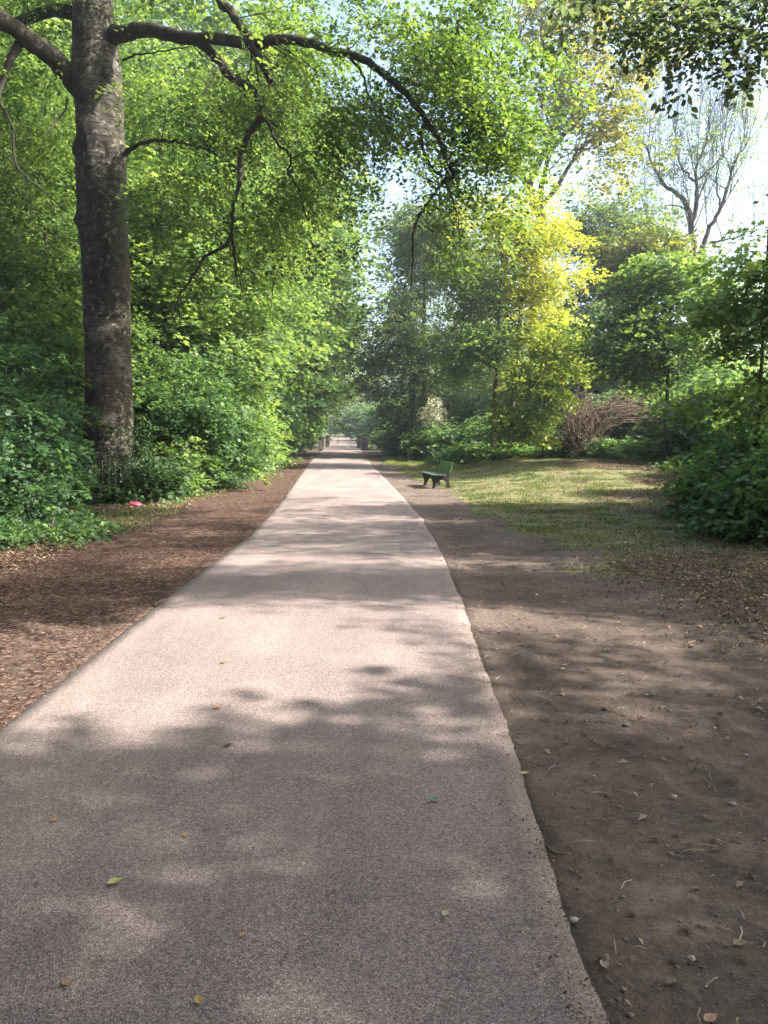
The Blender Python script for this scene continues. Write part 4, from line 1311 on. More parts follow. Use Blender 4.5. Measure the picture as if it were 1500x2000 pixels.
# right hand shrubs
SR = 'shrubs along the right edge of the lawn'
shrub('dense low shrub at the right edge nearest the camera', 5.9, 11.2,
      [(5.75, 11.3, .45, .5, .8, .45), (6.5, 12.8, .9, .7, 1.2, .8), (6.4, 10.9, .8, .6, 1.0, .7), (6.2, 13.2, .5, .5, .8, .4)], 190, 15, 'maple_near', 'shrub_leaf', 64, group=SR, csize=.42, tint=.62, attract=50, sc=.85)
shrub('leafy shrub behind the nearest right shrub', 9.4, 17.5,
      [(9.5, 17.6, 1.0, 1.2, 1.3, 1.1), (8.6, 18.6, .6, .7, 1, .6), (10.2, 18, 1.5, 1.2, 1.3, 1.4)], 130, 15, 'maple_near', 'maple_leaf', 65, group=SR, csize=.5, tint=.65, attract=50)
C1 = shrub('green shrub in the middle of the right thicket', 12.3, 25, [(12.5, 24.9, 1.4, 1.3, 1.2, 1.4), (11.6, 25.3, .9, .9, .9, .9)], 110, 18, 'maple', 'shrub_leaf', 66, group=SR, csize=.55, tint=.6)
for (x, y, rz, s, lab) in ((5.1, 39.5, 1, 1.0, 'dark shrub behind the bench left of the thin maple'), (7.0, 38.5, 2, .9, 'shrub at the foot of the yellow maple'), (3.2, 40.5, 3, .9, 'shrub under the dark tree beside the path'),
                           (9.3, 40, 4, 1.2, 'shrub behind the brush pile on its left'), (12.3, 39, 5, 1.4, 'shrub behind the brush pile on its right'), (14.2, 31, .5, 1.2, 'shrub right of the brush pile'),
                           (14.2, 23.5, 1.5, 1.4, 'tall shrub at the right edge of the lawn crest'), (13.5, 27, 2.5, 1.6, 'big shrub in the right thicket behind the lawn'), (12.0, 21.5, 3.5, 1.1, 'shrub at the corner of lawn and thicket'),
                           (15.5, 36, 4.5, 2.0, 'high shrub deep in the right thicket'), (6.2, 45, 5.5, 1.6, 'shrub deep behind the thin maple'), (17.5, 30, .9, 1.7, 'tallest shrub at the far right thicket'),
                           (1.9, 52, 1.9, 1.0, 'shrub left of the dark tree beside the path'), (1.9, 58, 2.9, 1.1, 'shrub between the dark tree and the right stone posts'), (4.2, 50, 3.9, 1.8, 'broad shrub behind the dark tree'),
                           (3.2, 66, 4.9, 1.6, 'tall shrub right of the stone posts'), (10.5, 47, 5.9, 2.4, 'high shrub far behind the brush pile'), (3.0, 100, .2, 2.6, 'shrub right of the green litter bin'),
                           (6.0, 88, 1.2, 3.0, 'tall shrub far right of the litter bin'), (2.5, 118, 2.2, 2.8, 'dark shrub beyond the litter bin'), (-2.0, 132, 3.2, 2.6, 'shrub at the inside of the path bend')):
    x = max(x, float(right_edge(y)) + 0.5 + 1.5 * s)
    clone(C1, gpt(x, y), rz, s, lab, SR)
D1 = shrub('low leafy herb clump at the lawn crest right of the bench', 6.6, 33.4, [(6.6, 33.4, .35, .8, .5, .4)], 30, 12, 'maple', 'shrub_leaf', 67, group='herbs along the lawn crest', csize=.4, tint=.62, stems=3, attract=8, sc=.8)
hx = [(8.1, 33.0), (9.4, 32.2), (10.6, 31.4), (11.6, 30.2), (12.4, 28.8), (4.9, 34.6), (3.4, 35.6), (11.9, 26.4), (11.0, 23.4), (10.0, 31.0), (12.9, 25.0), (9.0, 31.9)]
hl = ['left of the brush pile foot', 'under the yellow green sapling', 'in front of the brush pile', 'under the right half of the brush pile', 'right of the brush pile', 'behind the bench back', 'under the dark tree edge',
      'where the lawn crest meets the thicket', 'in front of the corner shrub', 'at the middle of the lawn crest', 'in front of the big thicket shrub', 'beside the greenish yellow sapling']
for i, ((x, y), t) in enumerate(zip(hx, hl)):
    clone(D1, gpt(x, y), i * 1.3, 1.25 + 0.13 * (i % 6), 'leafy herb clump ' + t, 'herbs along the lawn crest')
# pale dry hanging bough
shrub('pale dry leafed bough hanging in front of the dark tree', (845 - 750) / F_PX * 41, 41, [bl(848, 805, 41, 12, 30, .4), bl(838, 795, 41, 10, 15, .3)], 16, 9, 'small', 'pale_leaf', 68, group='dry boughs', csize=.4, tint=.6, stems=2, attract=10, droop=-1.0, sc=1.3)

# brush pile of bare grey branches
bb = MB()
rb = np.random.default_rng(99)
bpile = gpt(at(1150, 880, 31.5)[0], 31.5)
for k in range(210):
    if k % 5 < 3:
        a, b_, c_ = (1130 + rb.normal() * 22, 885 + rb.normal() * 8), (1130 + rb.normal() * 30, 830 + rb.normal() * 15), (1105 + rb.normal() * 28 + 20, 782 + rb.normal() * 14)
    else:
        a, b_, c_ = (1125 + rb.normal() * 18, 872 + rb.normal() * 12), (1185 + rb.normal() * 22, 805 + rb.normal() * 14), (1262 + rb.normal() * 38, 800 + rb.normal() * 24)
    d0 = 31.5 + rb.normal() * .7
    pts = curve([at(a[0], a[1], d0), at(b_[0], b_[1], d0 + rb.normal() * .4), at(c_[0], c_[1], d0 + rb.normal() * .6)], 5)
    pts[1:] += rb.normal(0, .045, (len(pts) - 1, 3)) + np.cumsum(rb.normal(0, .03, (len(pts) - 1, 3)), axis=0)
    bb.tube(pts, np.linspace(.018 + .008 * rb.random(), .006, len(pts)), 4, False)
bo = bb.build('brush_pile', M['dry_twig'], None, True)
tag(bo, 'arching pile of bare grey dead branches behind the lawn', 'brush pile')

# ------------------------------------------------------------------ trees standing right of the frame: shade on the path
nb = np.array([9.3, 7.75, 0.1])
def rp(g, z):
    """point z metres up whose shadow lands on ground point g"""
    return np.array([g[0] + z * S[0] / S[2], g[1] + z * S[1] / S[2], z])


tk = [nb, rp((5.0, 7.8), 3.5), rp((0.5, 7.85), 7.2), rp((-4, 7.7), 11), rp((-9, 7.6), 15)]
near_limbs = [pl([(1900, -150, 6.3), (1700, -120, 6.2), (1560, -60, 6.1), (1440, -20, 6.0), (1330, 10, 6.0), (1250, 40, 5.9)], .045, .01, 7, .01, 81),
              pl([(1560, -60, 6.1), (1500, 20, 6.0), (1460, 60, 5.9), (1400, 90, 5.9)], .02, .006, 6, .01, 82),
              pl([(1440, -20, 6.0), (1330, -40, 6.3), (1200, -20, 6.5), (1120, 20, 6.6)], .02, .006, 6, .01, 83)]
tk_s = rp((-1.2, 7.78), 8.6)
nl = [(np.vstack([curve([tk_s, (tk_s + near_limbs[0][0][0]) / 2 + [0, 0, .3], near_limbs[0][0][0]], 6)]), np.linspace(.10, .045, 13), 8)]


def near_mask(p):
    u = p[:, 0] / p[:, 1]
    inside = (p[:, 1] > 0.5) & (u < 0.56) & ((p[:, 2] - CAM_H) / np.maximum(p[:, 1], .1) < 0.64)
    pxx = 750 + F_PX * u
    pyy = 842 - F_PX * (p[:, 2] - CAM_H) / np.maximum(p[:, 1], .1)
    lim = np.interp(pxx, [1060, 1100, 1180, 1280, 1330, 1370, 1420, 1450, 1500, 1600], [-60, 10, 75, 135, 95, 150, 75, 60, 95, 120])
    ok = (p[:, 1] > 5.2) & (p[:, 1] < 7.2) & (pxx > 1090) & (pyy < lim - 45)
    return (~inside) | (ok & (RB.random(len(p)) < .03))


grow('beech_tree', nb, tk, [(9, 3.0, 8.5, 4.2, 4.0, 3.4, 1.1), (12, 8, 9, 4, 4, 4, 1.0), (6.0, 1.0, 8.0, 3.0, 3.2, 2.2, .8), (15, 5, 11, 5, 5, 4, 1), (9.5, -2.5, 9, 4.0, 3.5, 3.4, .7), (8.5, 11.0, 6.0, 2.6, 2.6, 2.6, .5)],
     460, 20, 'beech', M['beech_leaf'], M['beech_bark'], 'beech standing right of the path whose leaning bole is out of view', trunk_r=.62, seed=84, tint=.5, csize=.9, attract=120,
     carve_it=True, extra=near_limbs + nl, mask=near_mask, group='beeches beside the path', trunk_n=16)
# its low boughs in view at top right get their own, finer leaves
nb2 = [c for c in COL.objects if c.name.startswith('beech_tree')][-1]
r_ = np.random.default_rng(85)
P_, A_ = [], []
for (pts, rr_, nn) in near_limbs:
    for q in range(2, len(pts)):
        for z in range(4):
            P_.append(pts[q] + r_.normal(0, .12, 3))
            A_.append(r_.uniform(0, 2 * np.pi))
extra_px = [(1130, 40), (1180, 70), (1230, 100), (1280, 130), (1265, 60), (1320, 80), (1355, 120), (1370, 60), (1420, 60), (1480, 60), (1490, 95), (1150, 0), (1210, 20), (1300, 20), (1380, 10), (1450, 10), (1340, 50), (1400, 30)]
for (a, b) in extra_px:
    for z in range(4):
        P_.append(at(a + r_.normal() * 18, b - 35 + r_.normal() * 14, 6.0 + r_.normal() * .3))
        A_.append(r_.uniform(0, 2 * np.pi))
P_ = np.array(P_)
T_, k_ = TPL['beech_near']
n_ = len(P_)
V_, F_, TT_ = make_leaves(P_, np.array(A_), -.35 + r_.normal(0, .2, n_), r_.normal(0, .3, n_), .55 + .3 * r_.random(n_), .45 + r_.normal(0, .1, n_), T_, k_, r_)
o_ = mesh_obj('bough_leaves', V_ - nb, F_, M['shaded_bough_leaf'], nb2, False, {'tint': TT_})

OFF = 'trees standing right of the frame'
E1 = T('beech out of view right of the lawn', 11.2, 14.5, 10, [(11.0, 14.5, 6.3, 3.2, 4.0, 3.4), (9.5, 12.0, 4.5, 1.8, 2.5, 2.2, .6), (14, 16, 8, 3.5, 4, 4)], 330, 20, 'beech', 'beech_leaf', 'bark', .25,
       name='beech_tree', seed=86, carve_it=True, group=OFF, csize=.9, mask=lambda p: (p[:, 0] / p[:, 1] > .53))
T('maple out of view right of the camera', 12.5, 0.5, 12, [(13, 0, 8, 4, 4, 4), (16, -4, 9, 4, 4, 4)], 170, 20, 'far', 'maple_leaf', 'bark', .25, name='maple_tree', seed=87, carve_it=True, group=OFF, csize=1.1)

# ------------------------------------------------------------------ far masses of wood behind everything
r_ = np.random.default_rng(120)
P_, SC_, TI_ = [], [], []
for (x0, x1, y0, y1, h, n) in ((-75, -12, 48, 100, 17, 2600), (6, 24, 62, 100, 11.5, 1500), (20, 80, 44, 90, 11, 1700), (-14, 14, 155, 175, 13, 900), (-45, -12, 105, 150, 15, 600), (5, 40, 105, 150, 12, 700)):
    x = r_.uniform(x0, x1, n)
    y = r_.uniform(y0, y1, n)
    hh = h * (0.65 + 0.6 * fbm(x * .12, y * .12, 0, 9, 3))
    z = hh * r_.random(n) ** .8
    P_.append(np.stack([x, y, z + 0.3 + rise(y)], -1))
P_ = np.concatenate(P_)
P_ = np.repeat(P_, 4, 0) + r_.normal(0, 1.0, (len(P_) * 4, 3)) * [1, 1, .5]
P_ = P_[P_[:, 2] > .2]
n_ = len(P_)
T_, k_ = TPL['far_big']
V_, F_, TT_ = make_leaves(P_, r_.uniform(0, 6.28, n_), -.2 + r_.normal(0, .3, n_), r_.normal(0, .4, n_), .8 + .6 * r_.random(n_), .5 + .25 * (fbm(P_[:, 0] * .3, P_[:, 1] * .3, P_[:, 2] * .3, 4, 3) - .5) * 3, T_, k_, r_)
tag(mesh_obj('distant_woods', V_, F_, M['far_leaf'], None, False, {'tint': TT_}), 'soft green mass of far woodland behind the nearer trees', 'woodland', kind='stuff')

# ------------------------------------------------------------------ bench
def bench():
    y0 = G(846, 952)[1]
    M['bench_green'] = plain_mat('weathered_green_boards', (0.085, 0.185, 0.06), 0.6, 0.3, 10)
    M['bench_seat'] = plain_mat('weathered_seat_boards', (0.045, 0.10, 0.075), 0.5, 0.3, 10)
    M['bench_iron'] = plain_mat('dark_concrete_frame', (0.010, 0.008, 0.008), 0.7, 0.3, 16)
    p1 = G(848, 953)
    root = empty('park_bench', (1.62, y0 + 0.35, float(ground_z(1.7, y0 + .4))), 0)
    # local: +x is back, bench looks to -x; length along y
    prof = [(-.30, 0), (-.20, 0), (-.17, .10), (-.13, .20), (-.05, .27), (.08, .27), (.17, .20), (.20, .10), (.215, 0), (.315, 0), (.30, .08), (.27, .20), (.275, .32),
            (.33, .55), (.40, .80), (.345, .80), (.27, .56), (.22, .44), (.17, .385), (.10, .40), (-.12, .405), (-.30, .41), (-.33, .38), (-.27, .22), (-.26, .12)]
    L = 1.62

    def side(yc):
        m = MB()
        n = len(prof)
        w = .035
        vs = [(x, yc - w, z) for x, z in prof] + [(x, yc + w, z) for x, z in prof]
        m.add(vs, [list(range(n)), [n + i for i in range(n)][::-1]] + [[i, n + i, n + (i + 1) % n, (i + 1) % n][::-1] for i in range(n)])
        m.box((-.25, yc, .01), (.15, .09, .02), bev=.005)
        m.box((.265, yc, .01), (.15, .09, .02), bev=.005)
        return m
    for yc in (-L / 2 + .18, L / 2 - .18):
        side(yc).build('side_frame', M['bench_iron'], root)
    for k, (x, z) in enumerate(((-.27, .428), (-.155, .425), (-.04, .42), (.075, .415))):
        m = MB()
        m.box((x, 0, z), (.105, L, .035), bev=.008)
        m.build('seat_slat', M['bench_seat'], root)
    for k, t in enumerate((.18, .52, .86)):
        x, z = .235 + (.355 - .235) * t, .46 + (.81 - .46) * t
        m = MB()
        m.box((0, 0, 0), (.03, L, .096), bev=.008)
        vv = []
        a = math.atan2(.12, .35)
        for (px_, py_, pz_) in m.v:
            vv.append((px_ * math.cos(a) + pz_ * math.sin(a) + x, py_, -px_ * math.sin(a) + pz_ * math.cos(a) + z))
        m.v = vv
        o = m.build('back_slat', M['bench_green'], root)
    tag(root, 'green slatted park bench with dark frame on the bare earth beside the lawn', 'bench')
    return root


bn = bench()
bpos = (G(832, 946) + G(876, 951)) / 2
bn.location = (1.52, 22.05, float(ground_z(1.52, 22.05)) - .01)
bn.rotation_euler = (0, 0, math.radians(9))
bn.scale = (0.88, 0.93, 0.93)

# ------------------------------------------------------------------ stone posts and litter bin
M['post'] = plain_mat('weathered_concrete', (0.15, 0.142, 0.130), 0.9, 0.45, 2.5, bump=.6)
PG = 'weathered concrete posts flanking the path'
for (px, py, w, d, h, hx_, lab) in ((629, 877, .52, 68, 1.10, 0, 'front left concrete post beside the mulch edge'), (641, 871, .42, 74, 1.08, 0, 'rear left concrete post behind the front left one'),
                                    (713, 881, .50, 66, 1.02, 0, 'front right concrete post with dark streaks'), (702, 875, .44, 72, 1.08, 0, 'rear right concrete post partly behind the front right one')):
    x = (px - 750) / F_PX * d
    g = gpt(x, d)
    m = MB()
    m.box((0, 0, h / 2), (w, w * .9, h), bev=.03)
    m.box((0, 0, h + .03), (w + .07, w * .9 + .07, .08), bev=.02)
    m.box((0, 0, .06), (w + .10, w * .9 + .10, .14), bev=.02)
    o = m.build('concrete_post', M['post'], None, False, g)
    o.rotation_euler = (0, 0, R.normal() * .05)
    tag(o, lab, 'post', PG)
M['bin'] = plain_mat('green_bin_paint', (0.02, 0.13, 0.09), 0.45, 0.15, 6)
M['binlid'] = plain_mat('bin_lid_paint', (0.16, 0.36, 0.36), 0.4, 0.15, 6)
M['black'] = plain_mat('dark_opening', (0.012, 0.012, 0.012), 0.8, 0.1, 6)
bx = (689.5 - 750) / F_PX * 108
root = empty('litter_bin', gpt(bx, 108))
m = MB(); m.box((0, 0, .42), (.40, .40, .72), bev=.04); m.box((0, 0, .04), (.1, .1, .1)); m.build('body', M['bin'], root)
m = MB(); m.box((0, 0, .93), (.50, .46, .06), bev=.02)
m.box((.22, 0, .85), (.04, .40, .16)); m.box((-.22, 0, .85), (.04, .40, .16)); m.build('lid', M['binlid'], root)
m = MB(); m.box((0, 0, .80), (.33, .33, .05)); m.build('opening', M['black'], root)
tag(root, 'small green litter bin on the grass beyond the right posts', 'litter bin')

# ------------------------------------------------------------------ ground cover
def scatter(n, x0, x1, y0, y1, seed, pw=1.0):
    r = np.random.default_rng(seed)
    y = y0 + (y1 - y0) * r.random(n) ** pw
    x = x0 + (x1 - x0) * r.random(n)
    return x, y, r


def infr(x, y, m=.06):
    return np.abs(x / np.maximum(y, .1)) < (.507 + m)


# grass blades
xs, ys, r = scatter(1500000, -9, 22, 4.5, 48, 200)
g_, m_, h_ = zones(xs, ys)
tuft = fbm(xs * 2.2, ys * 2.2, 0, 71, 3)
dens = g_ * (1 - .85 * h_) * sm(.36, .62, tuft) * np.clip(1.4 - ys / 60, .3, 1)
dens += .35 * g_ * sm(.6, .7, tuft)
k = (r.random(len(xs)) < dens * .75 + .0) & infr(xs, ys)
xs, ys = xs[k], ys[k]
keep = r.permutation(len(xs))[:420000]
xs, ys = xs[keep], ys[keep]
n = len(xs)
hgt = (.016 + .040 * r.random(n) ** 2) * (.4 + 1.6 * fbm(xs * 2.2, ys * 2.2, 0, 71, 3) ** 1.5) * np.where(xs < 0, 1.8, 1.0) * (1 + 1.2 * sm(31, 36, ys) * (xs > 0))
w = .0035 + .0035 * r.random(n) + ys * .00022
a = r.uniform(0, np.pi, n)
ln = r.normal(0, .45, (n, 2)) * hgt[:, None]
zz = ground_z(xs, ys)
z2 = zz + (fbm(xs * 7, ys * 7, 0, 61, 3) - .5) * .02 * (ys < 14)
v = np.zeros((n, 3, 3))
v[:, 0] = np.stack([xs - w * np.cos(a), ys - w * np.sin(a), z2 - .01], -1)
v[:, 1] = np.stack([xs + w * np.cos(a), ys + w * np.sin(a), z2 - .01], -1)
v[:, 2] = np.stack([xs + ln[:, 0], ys + ln[:, 1], z2 + hgt], -1)
tnt = np.clip(.35 + .9 * (fbm(xs * .6, ys * .6, 0, 91, 3) - .45) + r.normal(0, .18, n) + .25 * sm(22, 33, ys) * (xs > 0), 0, 1)
tag(mesh_obj('grass', v.reshape(-1, 3), np.arange(3 * n).reshape(-1, 3), M['grass'], None, False, {'tint': np.repeat(tnt, 3)}), 'thin worn grass of the lawn and verges', 'grass', kind='stuff')


def flakes(name, xs, ys, r, lo, hi, asp, mat, label, cat, tint0=.5, tv=.25, tilt=.35, lift=.004, shape=LEAFQ, k=4):
    n = len(xs)
    s = lo + (hi - lo) * r.random(n) ** 2
    a = r.uniform(0, 2 * np.pi, n)
    t1, t2 = r.normal(0, tilt, n), r.normal(0, tilt, n)
    L = shape * [1, asp, 1] - [.5, 0, 0]
    z = ground_z(xs, ys) + np.where(ys < 14, (fbm(xs * 7, ys * 7, 0, 61, 3) - 0.5) * 0.022 + (fbm(xs * 1.8, ys * 1.8, 0, 77, 2) - 0.5) * 0.03, 0)
    onp = (xs > left_edge(ys)) & (xs < right_edge(ys))
    z = np.where(onp, rise(ys) + .024, z)
    X_ = L[None, :, 0] * np.cos(a)[:, None] - L[None, :, 1] * np.sin(a)[:, None]
    Y_ = L[None, :, 0] * np.sin(a)[:, None] + L[None, :, 1] * np.cos(a)[:, None]
    Z_ = L[None, :, 2] * 3 + X_ * t1[:, None] + Y_ * t2[:, None]
    v = np.stack([xs[:, None] + X_ * s[:, None], ys[:, None] + Y_ * s[:, None], z[:, None] + lift + Z_ * s[:, None] * .6 + .15 * s[:, None]], -1)
    tt = np.clip(tint0 + r.normal(0, tv, n), 0, 1)
    o = mesh_obj(name, v.reshape(-1, 3), np.arange(n * k).reshape(-1, k), mat, None, False, {'tint': np.repeat(tt, k)})
    return tag(o, label, cat, kind='stuff')


xs, ys, r = scatter(1300000, -9, 0, 3.0, 46, 210, 1.6)
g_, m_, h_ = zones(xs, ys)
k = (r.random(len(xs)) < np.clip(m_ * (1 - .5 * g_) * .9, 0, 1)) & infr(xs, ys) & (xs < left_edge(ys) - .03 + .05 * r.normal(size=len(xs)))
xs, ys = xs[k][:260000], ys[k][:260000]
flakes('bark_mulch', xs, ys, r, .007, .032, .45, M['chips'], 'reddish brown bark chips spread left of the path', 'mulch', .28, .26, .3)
xs, ys, r = scatter(1300000, 0.5, 16, 1.6, 36, 211, 1.3)
g_, m_, h_ = zones(xs, ys)
dr_ = xs - right_edge(ys)
pr = .05 * (dr_ > .03) + .75 * h_ + .16 * g_ + .20 * sm(1.0, 2.2, dr_ - (np.interp(ys, LAWN_IN[::-1, 1], LAWN_IN[::-1, 0]) - right_edge(ys) - 1.6))
k = (r.random(len(xs)) < pr * (.35 + fbm(xs * 1.5, ys * 1.5, 0, 95, 3))) & infr(xs, ys) & (dr_ > .02)
xs, ys = xs[k][:190000], ys[k][:190000]
flakes('leaf_litter', xs, ys, r, .010, .055, .7, M['litter'], 'dead brown leaves scattered over lawn and bare earth', 'leaf litter', .45, .3, .5)
xs, ys, r = scatter(90000, -9, -3, 8, 30, 212)
sx = np.interp(ys, SHRUB_L[:, 1], SHRUB_L[:, 0])
k = (xs < sx + .9) & infr(xs, ys)
flakes('fallen_leaves', xs[k], ys[k], r, .02, .07, .7, M['litter'], 'dry tan leaves lying under the left shrubs', 'leaf litter', .6, .3, .5)

# pebbles and crumbs on the bare strip
xs, ys, r = scatter(60000, 0.6, 8, 1.6, 14, 213, 1.0)
dr_ = xs - right_edge(ys)
k = (dr_ > .02) & infr(xs, ys) & (r.random(len(xs)) < .25 + .75 * fbm(xs * 2, ys * 2, 0, 15, 3))
xs, ys = xs[k], ys[k]
n = len(xs)
octv = np.array([[1, 0, 0], [0, 1, 0], [-1, 0, 0], [0, -1, 0], [0, 0, 1], [0, 0, -1]], float)
octf = np.array([[0, 1, 4], [1, 2, 4], [2, 3, 4], [3, 0, 4], [1, 0, 5], [2, 1, 5], [3, 2, 5], [0, 3, 5]])
s = .0022 + .0075 * r.random(n) ** 4
ov = octv[None] * (s[:, None, None] * (1 + .35 * r.normal(size=(n, 6, 1)))) * [1, 1, .6]
z = ground_z(xs, ys) + (fbm(xs * 7, ys * 7, 0, 61, 3) - 0.5) * 0.022 * (ys < 14) + (fbm(xs * 1.8, ys * 1.8, 0, 77, 2) - 0.5) * 0.03 * (ys < 14)
ov += np.stack([xs, ys, z + s * .25], -1)[:, None]
ff = (octf[None] + (np.arange(n) * 6)[:, None, None]).reshape(-1, 3)
tag(mesh_obj('gravel', ov.reshape(-1, 3), ff, M['pebble'], None, True), 'small pebbles and crumbs of earth on the bare strip', 'gravel', kind='stuff')

# crumbs of soil and bark spilling over both asphalt edges
r = np.random.default_rng(216)
n = 8000
ys = 1.6 + 22 * r.random(n) ** 1.5
side = r.random(n) < .6
spill = np.abs(r.normal(0, .07, n)) * (.3 + 1.4 * fbm(ys * 2.5, side * 7.0, 0, 33, 3))
xs = np.where(side, right_edge(ys) - spill + .02, left_edge(ys) + spill * .8 - .02)
k = infr(xs, ys)
flakes('edge_crumbs', xs[k], ys[k], r, .004, .018, .7, M['litter'], 'crumbs of soil and bark spilling over the asphalt edges', 'soil crumbs', .25, .25, .5, .002)

# bits of straw and twig on the bare strip
xs, ys, r = scatter(520, 0.7, 6, 1.7, 12, 214, 1.6)
k = (xs > right_edge(ys) + .03) & infr(xs, ys)
tw = MB()
for x, y in zip(xs[k], ys[k]):
    a, L = r.uniform(0, np.pi), .015 + .035 * r.random() ** 2
    z = float(ground_z(x, y)) + .012
    dx, dy = math.cos(a) * L, math.sin(a) * L
    tw.tube([(x - dx, y - dy, z), (x + r.normal() * .006, y + r.normal() * .006, z + .006), (x + dx, y + dy, z + .002)], .0012 + .001 * r.random(), 4, False)
M['straw'] = plain_mat('straw', (0.34, 0.27, 0.18), .8, .6, 1.3)
tag(tw.build('twig_litter', M['straw']), 'bits of straw and twig strewn on the bare strip', 'twig litter', kind='stuff')


# single things lying about, each where the photograph shows it
def stick(pxs, rad_, label, mat='stickm'):
    pts = [G(a, b, rad_ * 1.0 + .012) for a, b in pxs]
    c_ = curve(pts, 5)
    o = MB()
    o.tube(c_ - c_[0], np.linspace(rad_, rad_ * .5, len(c_)), 6)
    ob = o.build('stick', M[mat], None, True, c_[0])
    tag(ob, label, 'stick')


M['stickm'] = plain_mat('dead_wood', (0.085, 0.062, 0.048), .9, .4, 20)
stick([(1067, 1666), (1082, 1675), (1108, 1682)], .007, 'short thick dark stick lying just right of the asphalt edge')
stick([(1135, 1435), (1152, 1452), (1170, 1462), (1182, 1475)], .004, 'thin crooked twig on bare earth right of the path')
stick([(1000, 1355), (1018, 1378), (1030, 1388)], .004, 'thin dark twig near the asphalt edge in dappled light')
stick([(1055, 1076), (1072, 1062)], .006, 'pale stick at the border of bare earth and lawn')
stick([(300, 1186), (318, 1176)], .008, 'short stick against the left asphalt edge in shade')
stick([(88, 1360), (112, 1357)], .005, 'pale twig on the left edge of the asphalt')


def leaf_thing(px, py, size, c, label, rz=0., tilt=.3, name='fallen_leaf'):
    x, y = flat(px, py)
    onp = left_edge(y) < x < right_edge(y)
    z = .03 if onp else float(ground_z(x, y)) + .015
    xs_ = np.linspace(0, 1, 9)
    wd = .30 * np.sin(np.pi * xs_ ** .85) * size
    vs, fs = [], []
    for i, t in enumerate(xs_):
        for sgn in (-1, 0, 1):
            vs.append(((t - .5) * size, sgn * wd[i], size * (.10 * abs(sgn) * math.sin(math.pi * t) + tilt * (t - .5) ** 2)))
    for i in range(8):
        for q in range(2):
            a = i * 3 + q
            fs.append([a, a + 3, a + 4, a + 1])
    key = 'fallen' + str(c)
    if key not in M: M[key] = plain_mat('fallen_leaf_skin', c, .6, .3, 60)
    o = mesh_obj(name, np.array(vs), fs, M[key], None, True, None, (x, y, z))
    o.rotation_euler = (0, 0, rz)
    tag(o, label, 'leaf', 'fallen leaves on the path')


leaf_thing(225, 1738, .055, (.36, .36, .12), 'yellow green pointed leaf on asphalt near the lower left', .6)
leaf_thing(848, 1575, .045, (.09, .20, .10), 'small green leaf on asphalt right of centre', .1)
leaf_thing(362, 1645, .030, (.40, .22, .07), 'little orange brown leaf left of centre on asphalt', 2.)
leaf_thing(870, 1800, .035, (.42, .34, .20), 'tan leaf scrap on asphalt near the lower right edge', 1.2)
leaf_thing(108, 1614, .032, (.42, .20, .07), 'orange leaf scrap at the far left of the shaded asphalt', .4)
leaf_thing(130, 1938, .035, (.30, .17, .07), 'brown curled leaf near the bottom left', 2.5)
leaf_thing(388, 1972, .035, (.46, .26, .07), 'amber leaf at the bottom of the path', 1.8)
leaf_thing(475, 1842, .028, (.40, .24, .10), 'small brown leaf low centre left on asphalt', .9)
leaf_thing(425, 1392, .050, (.30, .12, .04), 'rusty leaf in the sunlit part of the path', .2)
leaf_thing(438, 1301, .050, (.38, .16, .05), 'rusty leaf farther up in the sunlit part', 1.1)
leaf_thing(446, 1467, .050, (.035, .03, .025), 'black crumpled leaf just below the sunlit patch', .9)
leaf_thing(437, 1212, .055, (.20, .10, .05), 'dark brown leaf near the far edge of the sunlit patch', .9)
leaf_thing(1388, 1988, .050, (.34, .19, .13), 'reddish curled leaf on earth at the bottom right', .5)
leaf_thing(1180, 1890, .045, (.28, .21, .15), 'brown curled leaf on earth beside the lower asphalt edge', 1.5)
leaf_thing(1025, 1516, .045, (.40, .30, .14), 'tan leaf on earth touching the asphalt edge', .3)
leaf_thing(1445, 1840, .050, (.20, .13, .09), 'dark brown leaf on earth at the lower right', .3)
leaf_thing(210, 1040, .14, (.62, .58, .55), 'white paper scrap on the mulch in front of the beech', .3, .1, 'paper_scrap')


def stone(px, py, s, label, c=(.30, .27, .24)):
    g = G(px, py)
    r = np.random.default_rng(int(px))
    me = MB()
    vs, fs = [], []
    nu, nv = 9, 6
    for i in range(nv + 1):
        for j in range(nu):
            a, b = math.pi * i / nv, 2 * math.pi * j / nu
            q = 1 + .15 * math.sin(3 * b + px) * math.sin(a) + .08 * math.cos(2 * a + b)
            vs.append((s * q * math.sin(a) * math.cos(b), .75 * s * q * math.sin(a) * math.sin(b), .55 * s * q * math.cos(a)))
    for i in range(nv):
        for j in range(nu):
            fs.append([i * nu + j, (i + 1) * nu + j, (i + 1) * nu + (j + 1) % nu, i * nu + (j + 1) % nu])
    key = 'stone' + str(c)
    if key not in M: M[key] = plain_mat('stone_skin', c, .85, .25, 40)
    o = mesh_obj('stone', np.array(vs), fs, M[key], None, True, None, g + [0, 0, s * .3 + .01])
    tag(o, label, 'stone', 'stones on the bare strip')


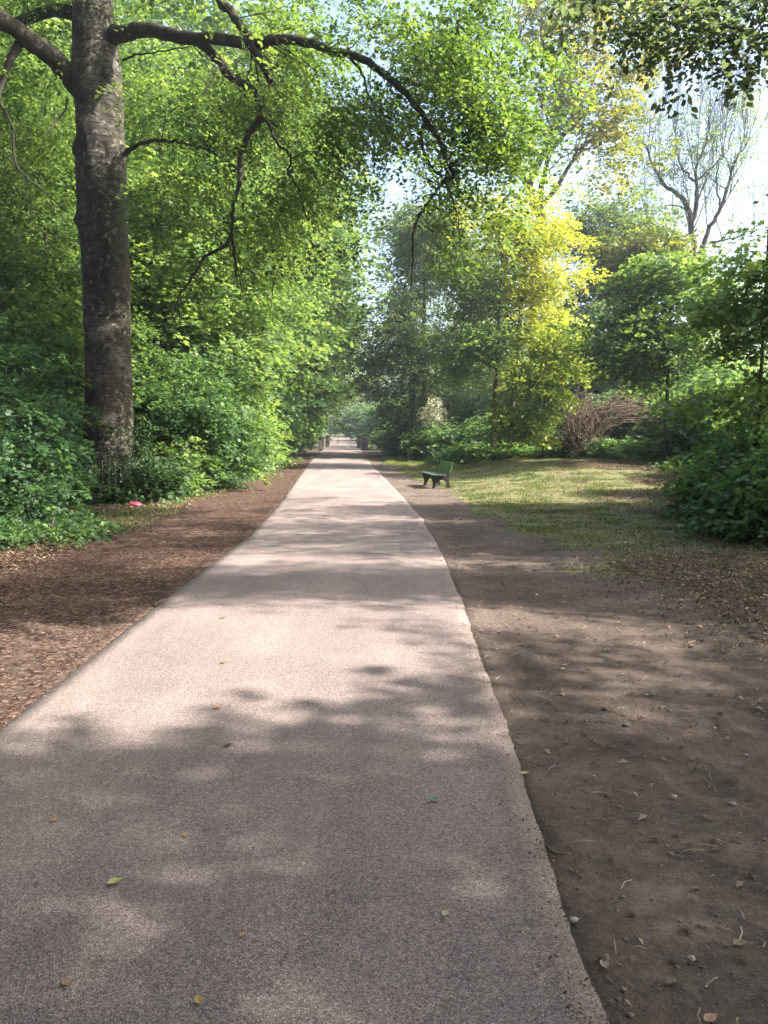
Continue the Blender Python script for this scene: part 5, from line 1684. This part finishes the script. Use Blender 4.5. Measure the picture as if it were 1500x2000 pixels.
stone(1350, 1882, .014, 'oval whitish pebble on dark earth at the lower right', (.30, .28, .26))
stone(1182, 1392, .022, 'rounded grey stone in the dappled bare strip', (.12, .11, .10))
stone(1222, 1422, .020, 'second dark stone just right of the rounded grey one', (.10, .09, .085))
stone(1315, 1564, .016, 'small pale stone on bare earth right of centre', (.34, .31, .28))
stone(1120, 1812, .016, 'white stone wedged against the lower asphalt edge', (.33, .31, .29))
stone(1180, 1888, .020, 'brown lump of earth at the lower asphalt edge', (.16, .12, .09))
stone(1098, 1362, .018, 'tan stone in the dappled light beside the path', (.36, .30, .24))
stone(1430, 1577, .018, 'grey stone farther right among the litter', (.26, .25, .24))

# crumpled pink wrapper
g = G(263, 990)
r = np.random.default_rng(5)
vs, fs = [], []
for i in range(8):
    for j in range(12):
        a, b = math.pi * i / 7, 2 * math.pi * j / 12
        q = 1 + .45 * (r.random() - .5)
        vs.append((.13 * q * math.sin(a) * math.cos(b), .07 * q * math.sin(a) * math.sin(b), .055 * q * math.cos(a) + .05))
for i in range(7):
    for j in range(12):
        fs.append([i * 12 + j, (i + 1) * 12 + j, (i + 1) * 12 + (j + 1) % 12, i * 12 + (j + 1) % 12])
M['pink'] = plain_mat('pink_foil', (.75, .10, .22), .4, .35, 18)
tag(mesh_obj('crumpled_wrapper', np.array(vs), fs, M['pink'], None, False, None, g), 'crumpled pink wrapper lying in the grass before the beech', 'litter')

# two chalk strokes on the asphalt between the posts
M['chalk'] = plain_mat('white_paint', (.42, .41, .41), .8, .15, 10)
m = MB()
for (a, b) in (((676, 873), (680, 879)), ((681, 873), (684, 879))):
    p, q = flat(*a), flat(*b)
    zc = float(rise(p[1])) + .036
    m.add([(p[0] - .06, p[1], zc), (p[0] + .06, p[1], zc), (q[0] + .06, q[1], zc), (q[0] - .06, q[1], zc)], [[0, 1, 2, 3]])
tag(m.build('painted_marks', M['chalk']), kind='structure')

# ------------------------------------------------------------------ air
hm = bpy.data.materials.new('haze')
hm.use_nodes = True
hn = hm.node_tree
hn.nodes.clear()
ho = hn.nodes.new('ShaderNodeOutputMaterial')
hv = hn.nodes.new('ShaderNodeVolumePrincipled')
hv.inputs['Color'].default_value = (0.80, 0.90, 1.0, 1)
hv.inputs['Density'].default_value = 0.0008
hv.inputs['Anisotropy'].default_value = 0.3
hn.links.new(hv.outputs[0], ho.inputs['Volume'])
m = MB()
m.box((0, 95, 15.5), (350, 330, 36))
hz_ = m.build('haze', hm)
tag(hz_, kind='stuff')
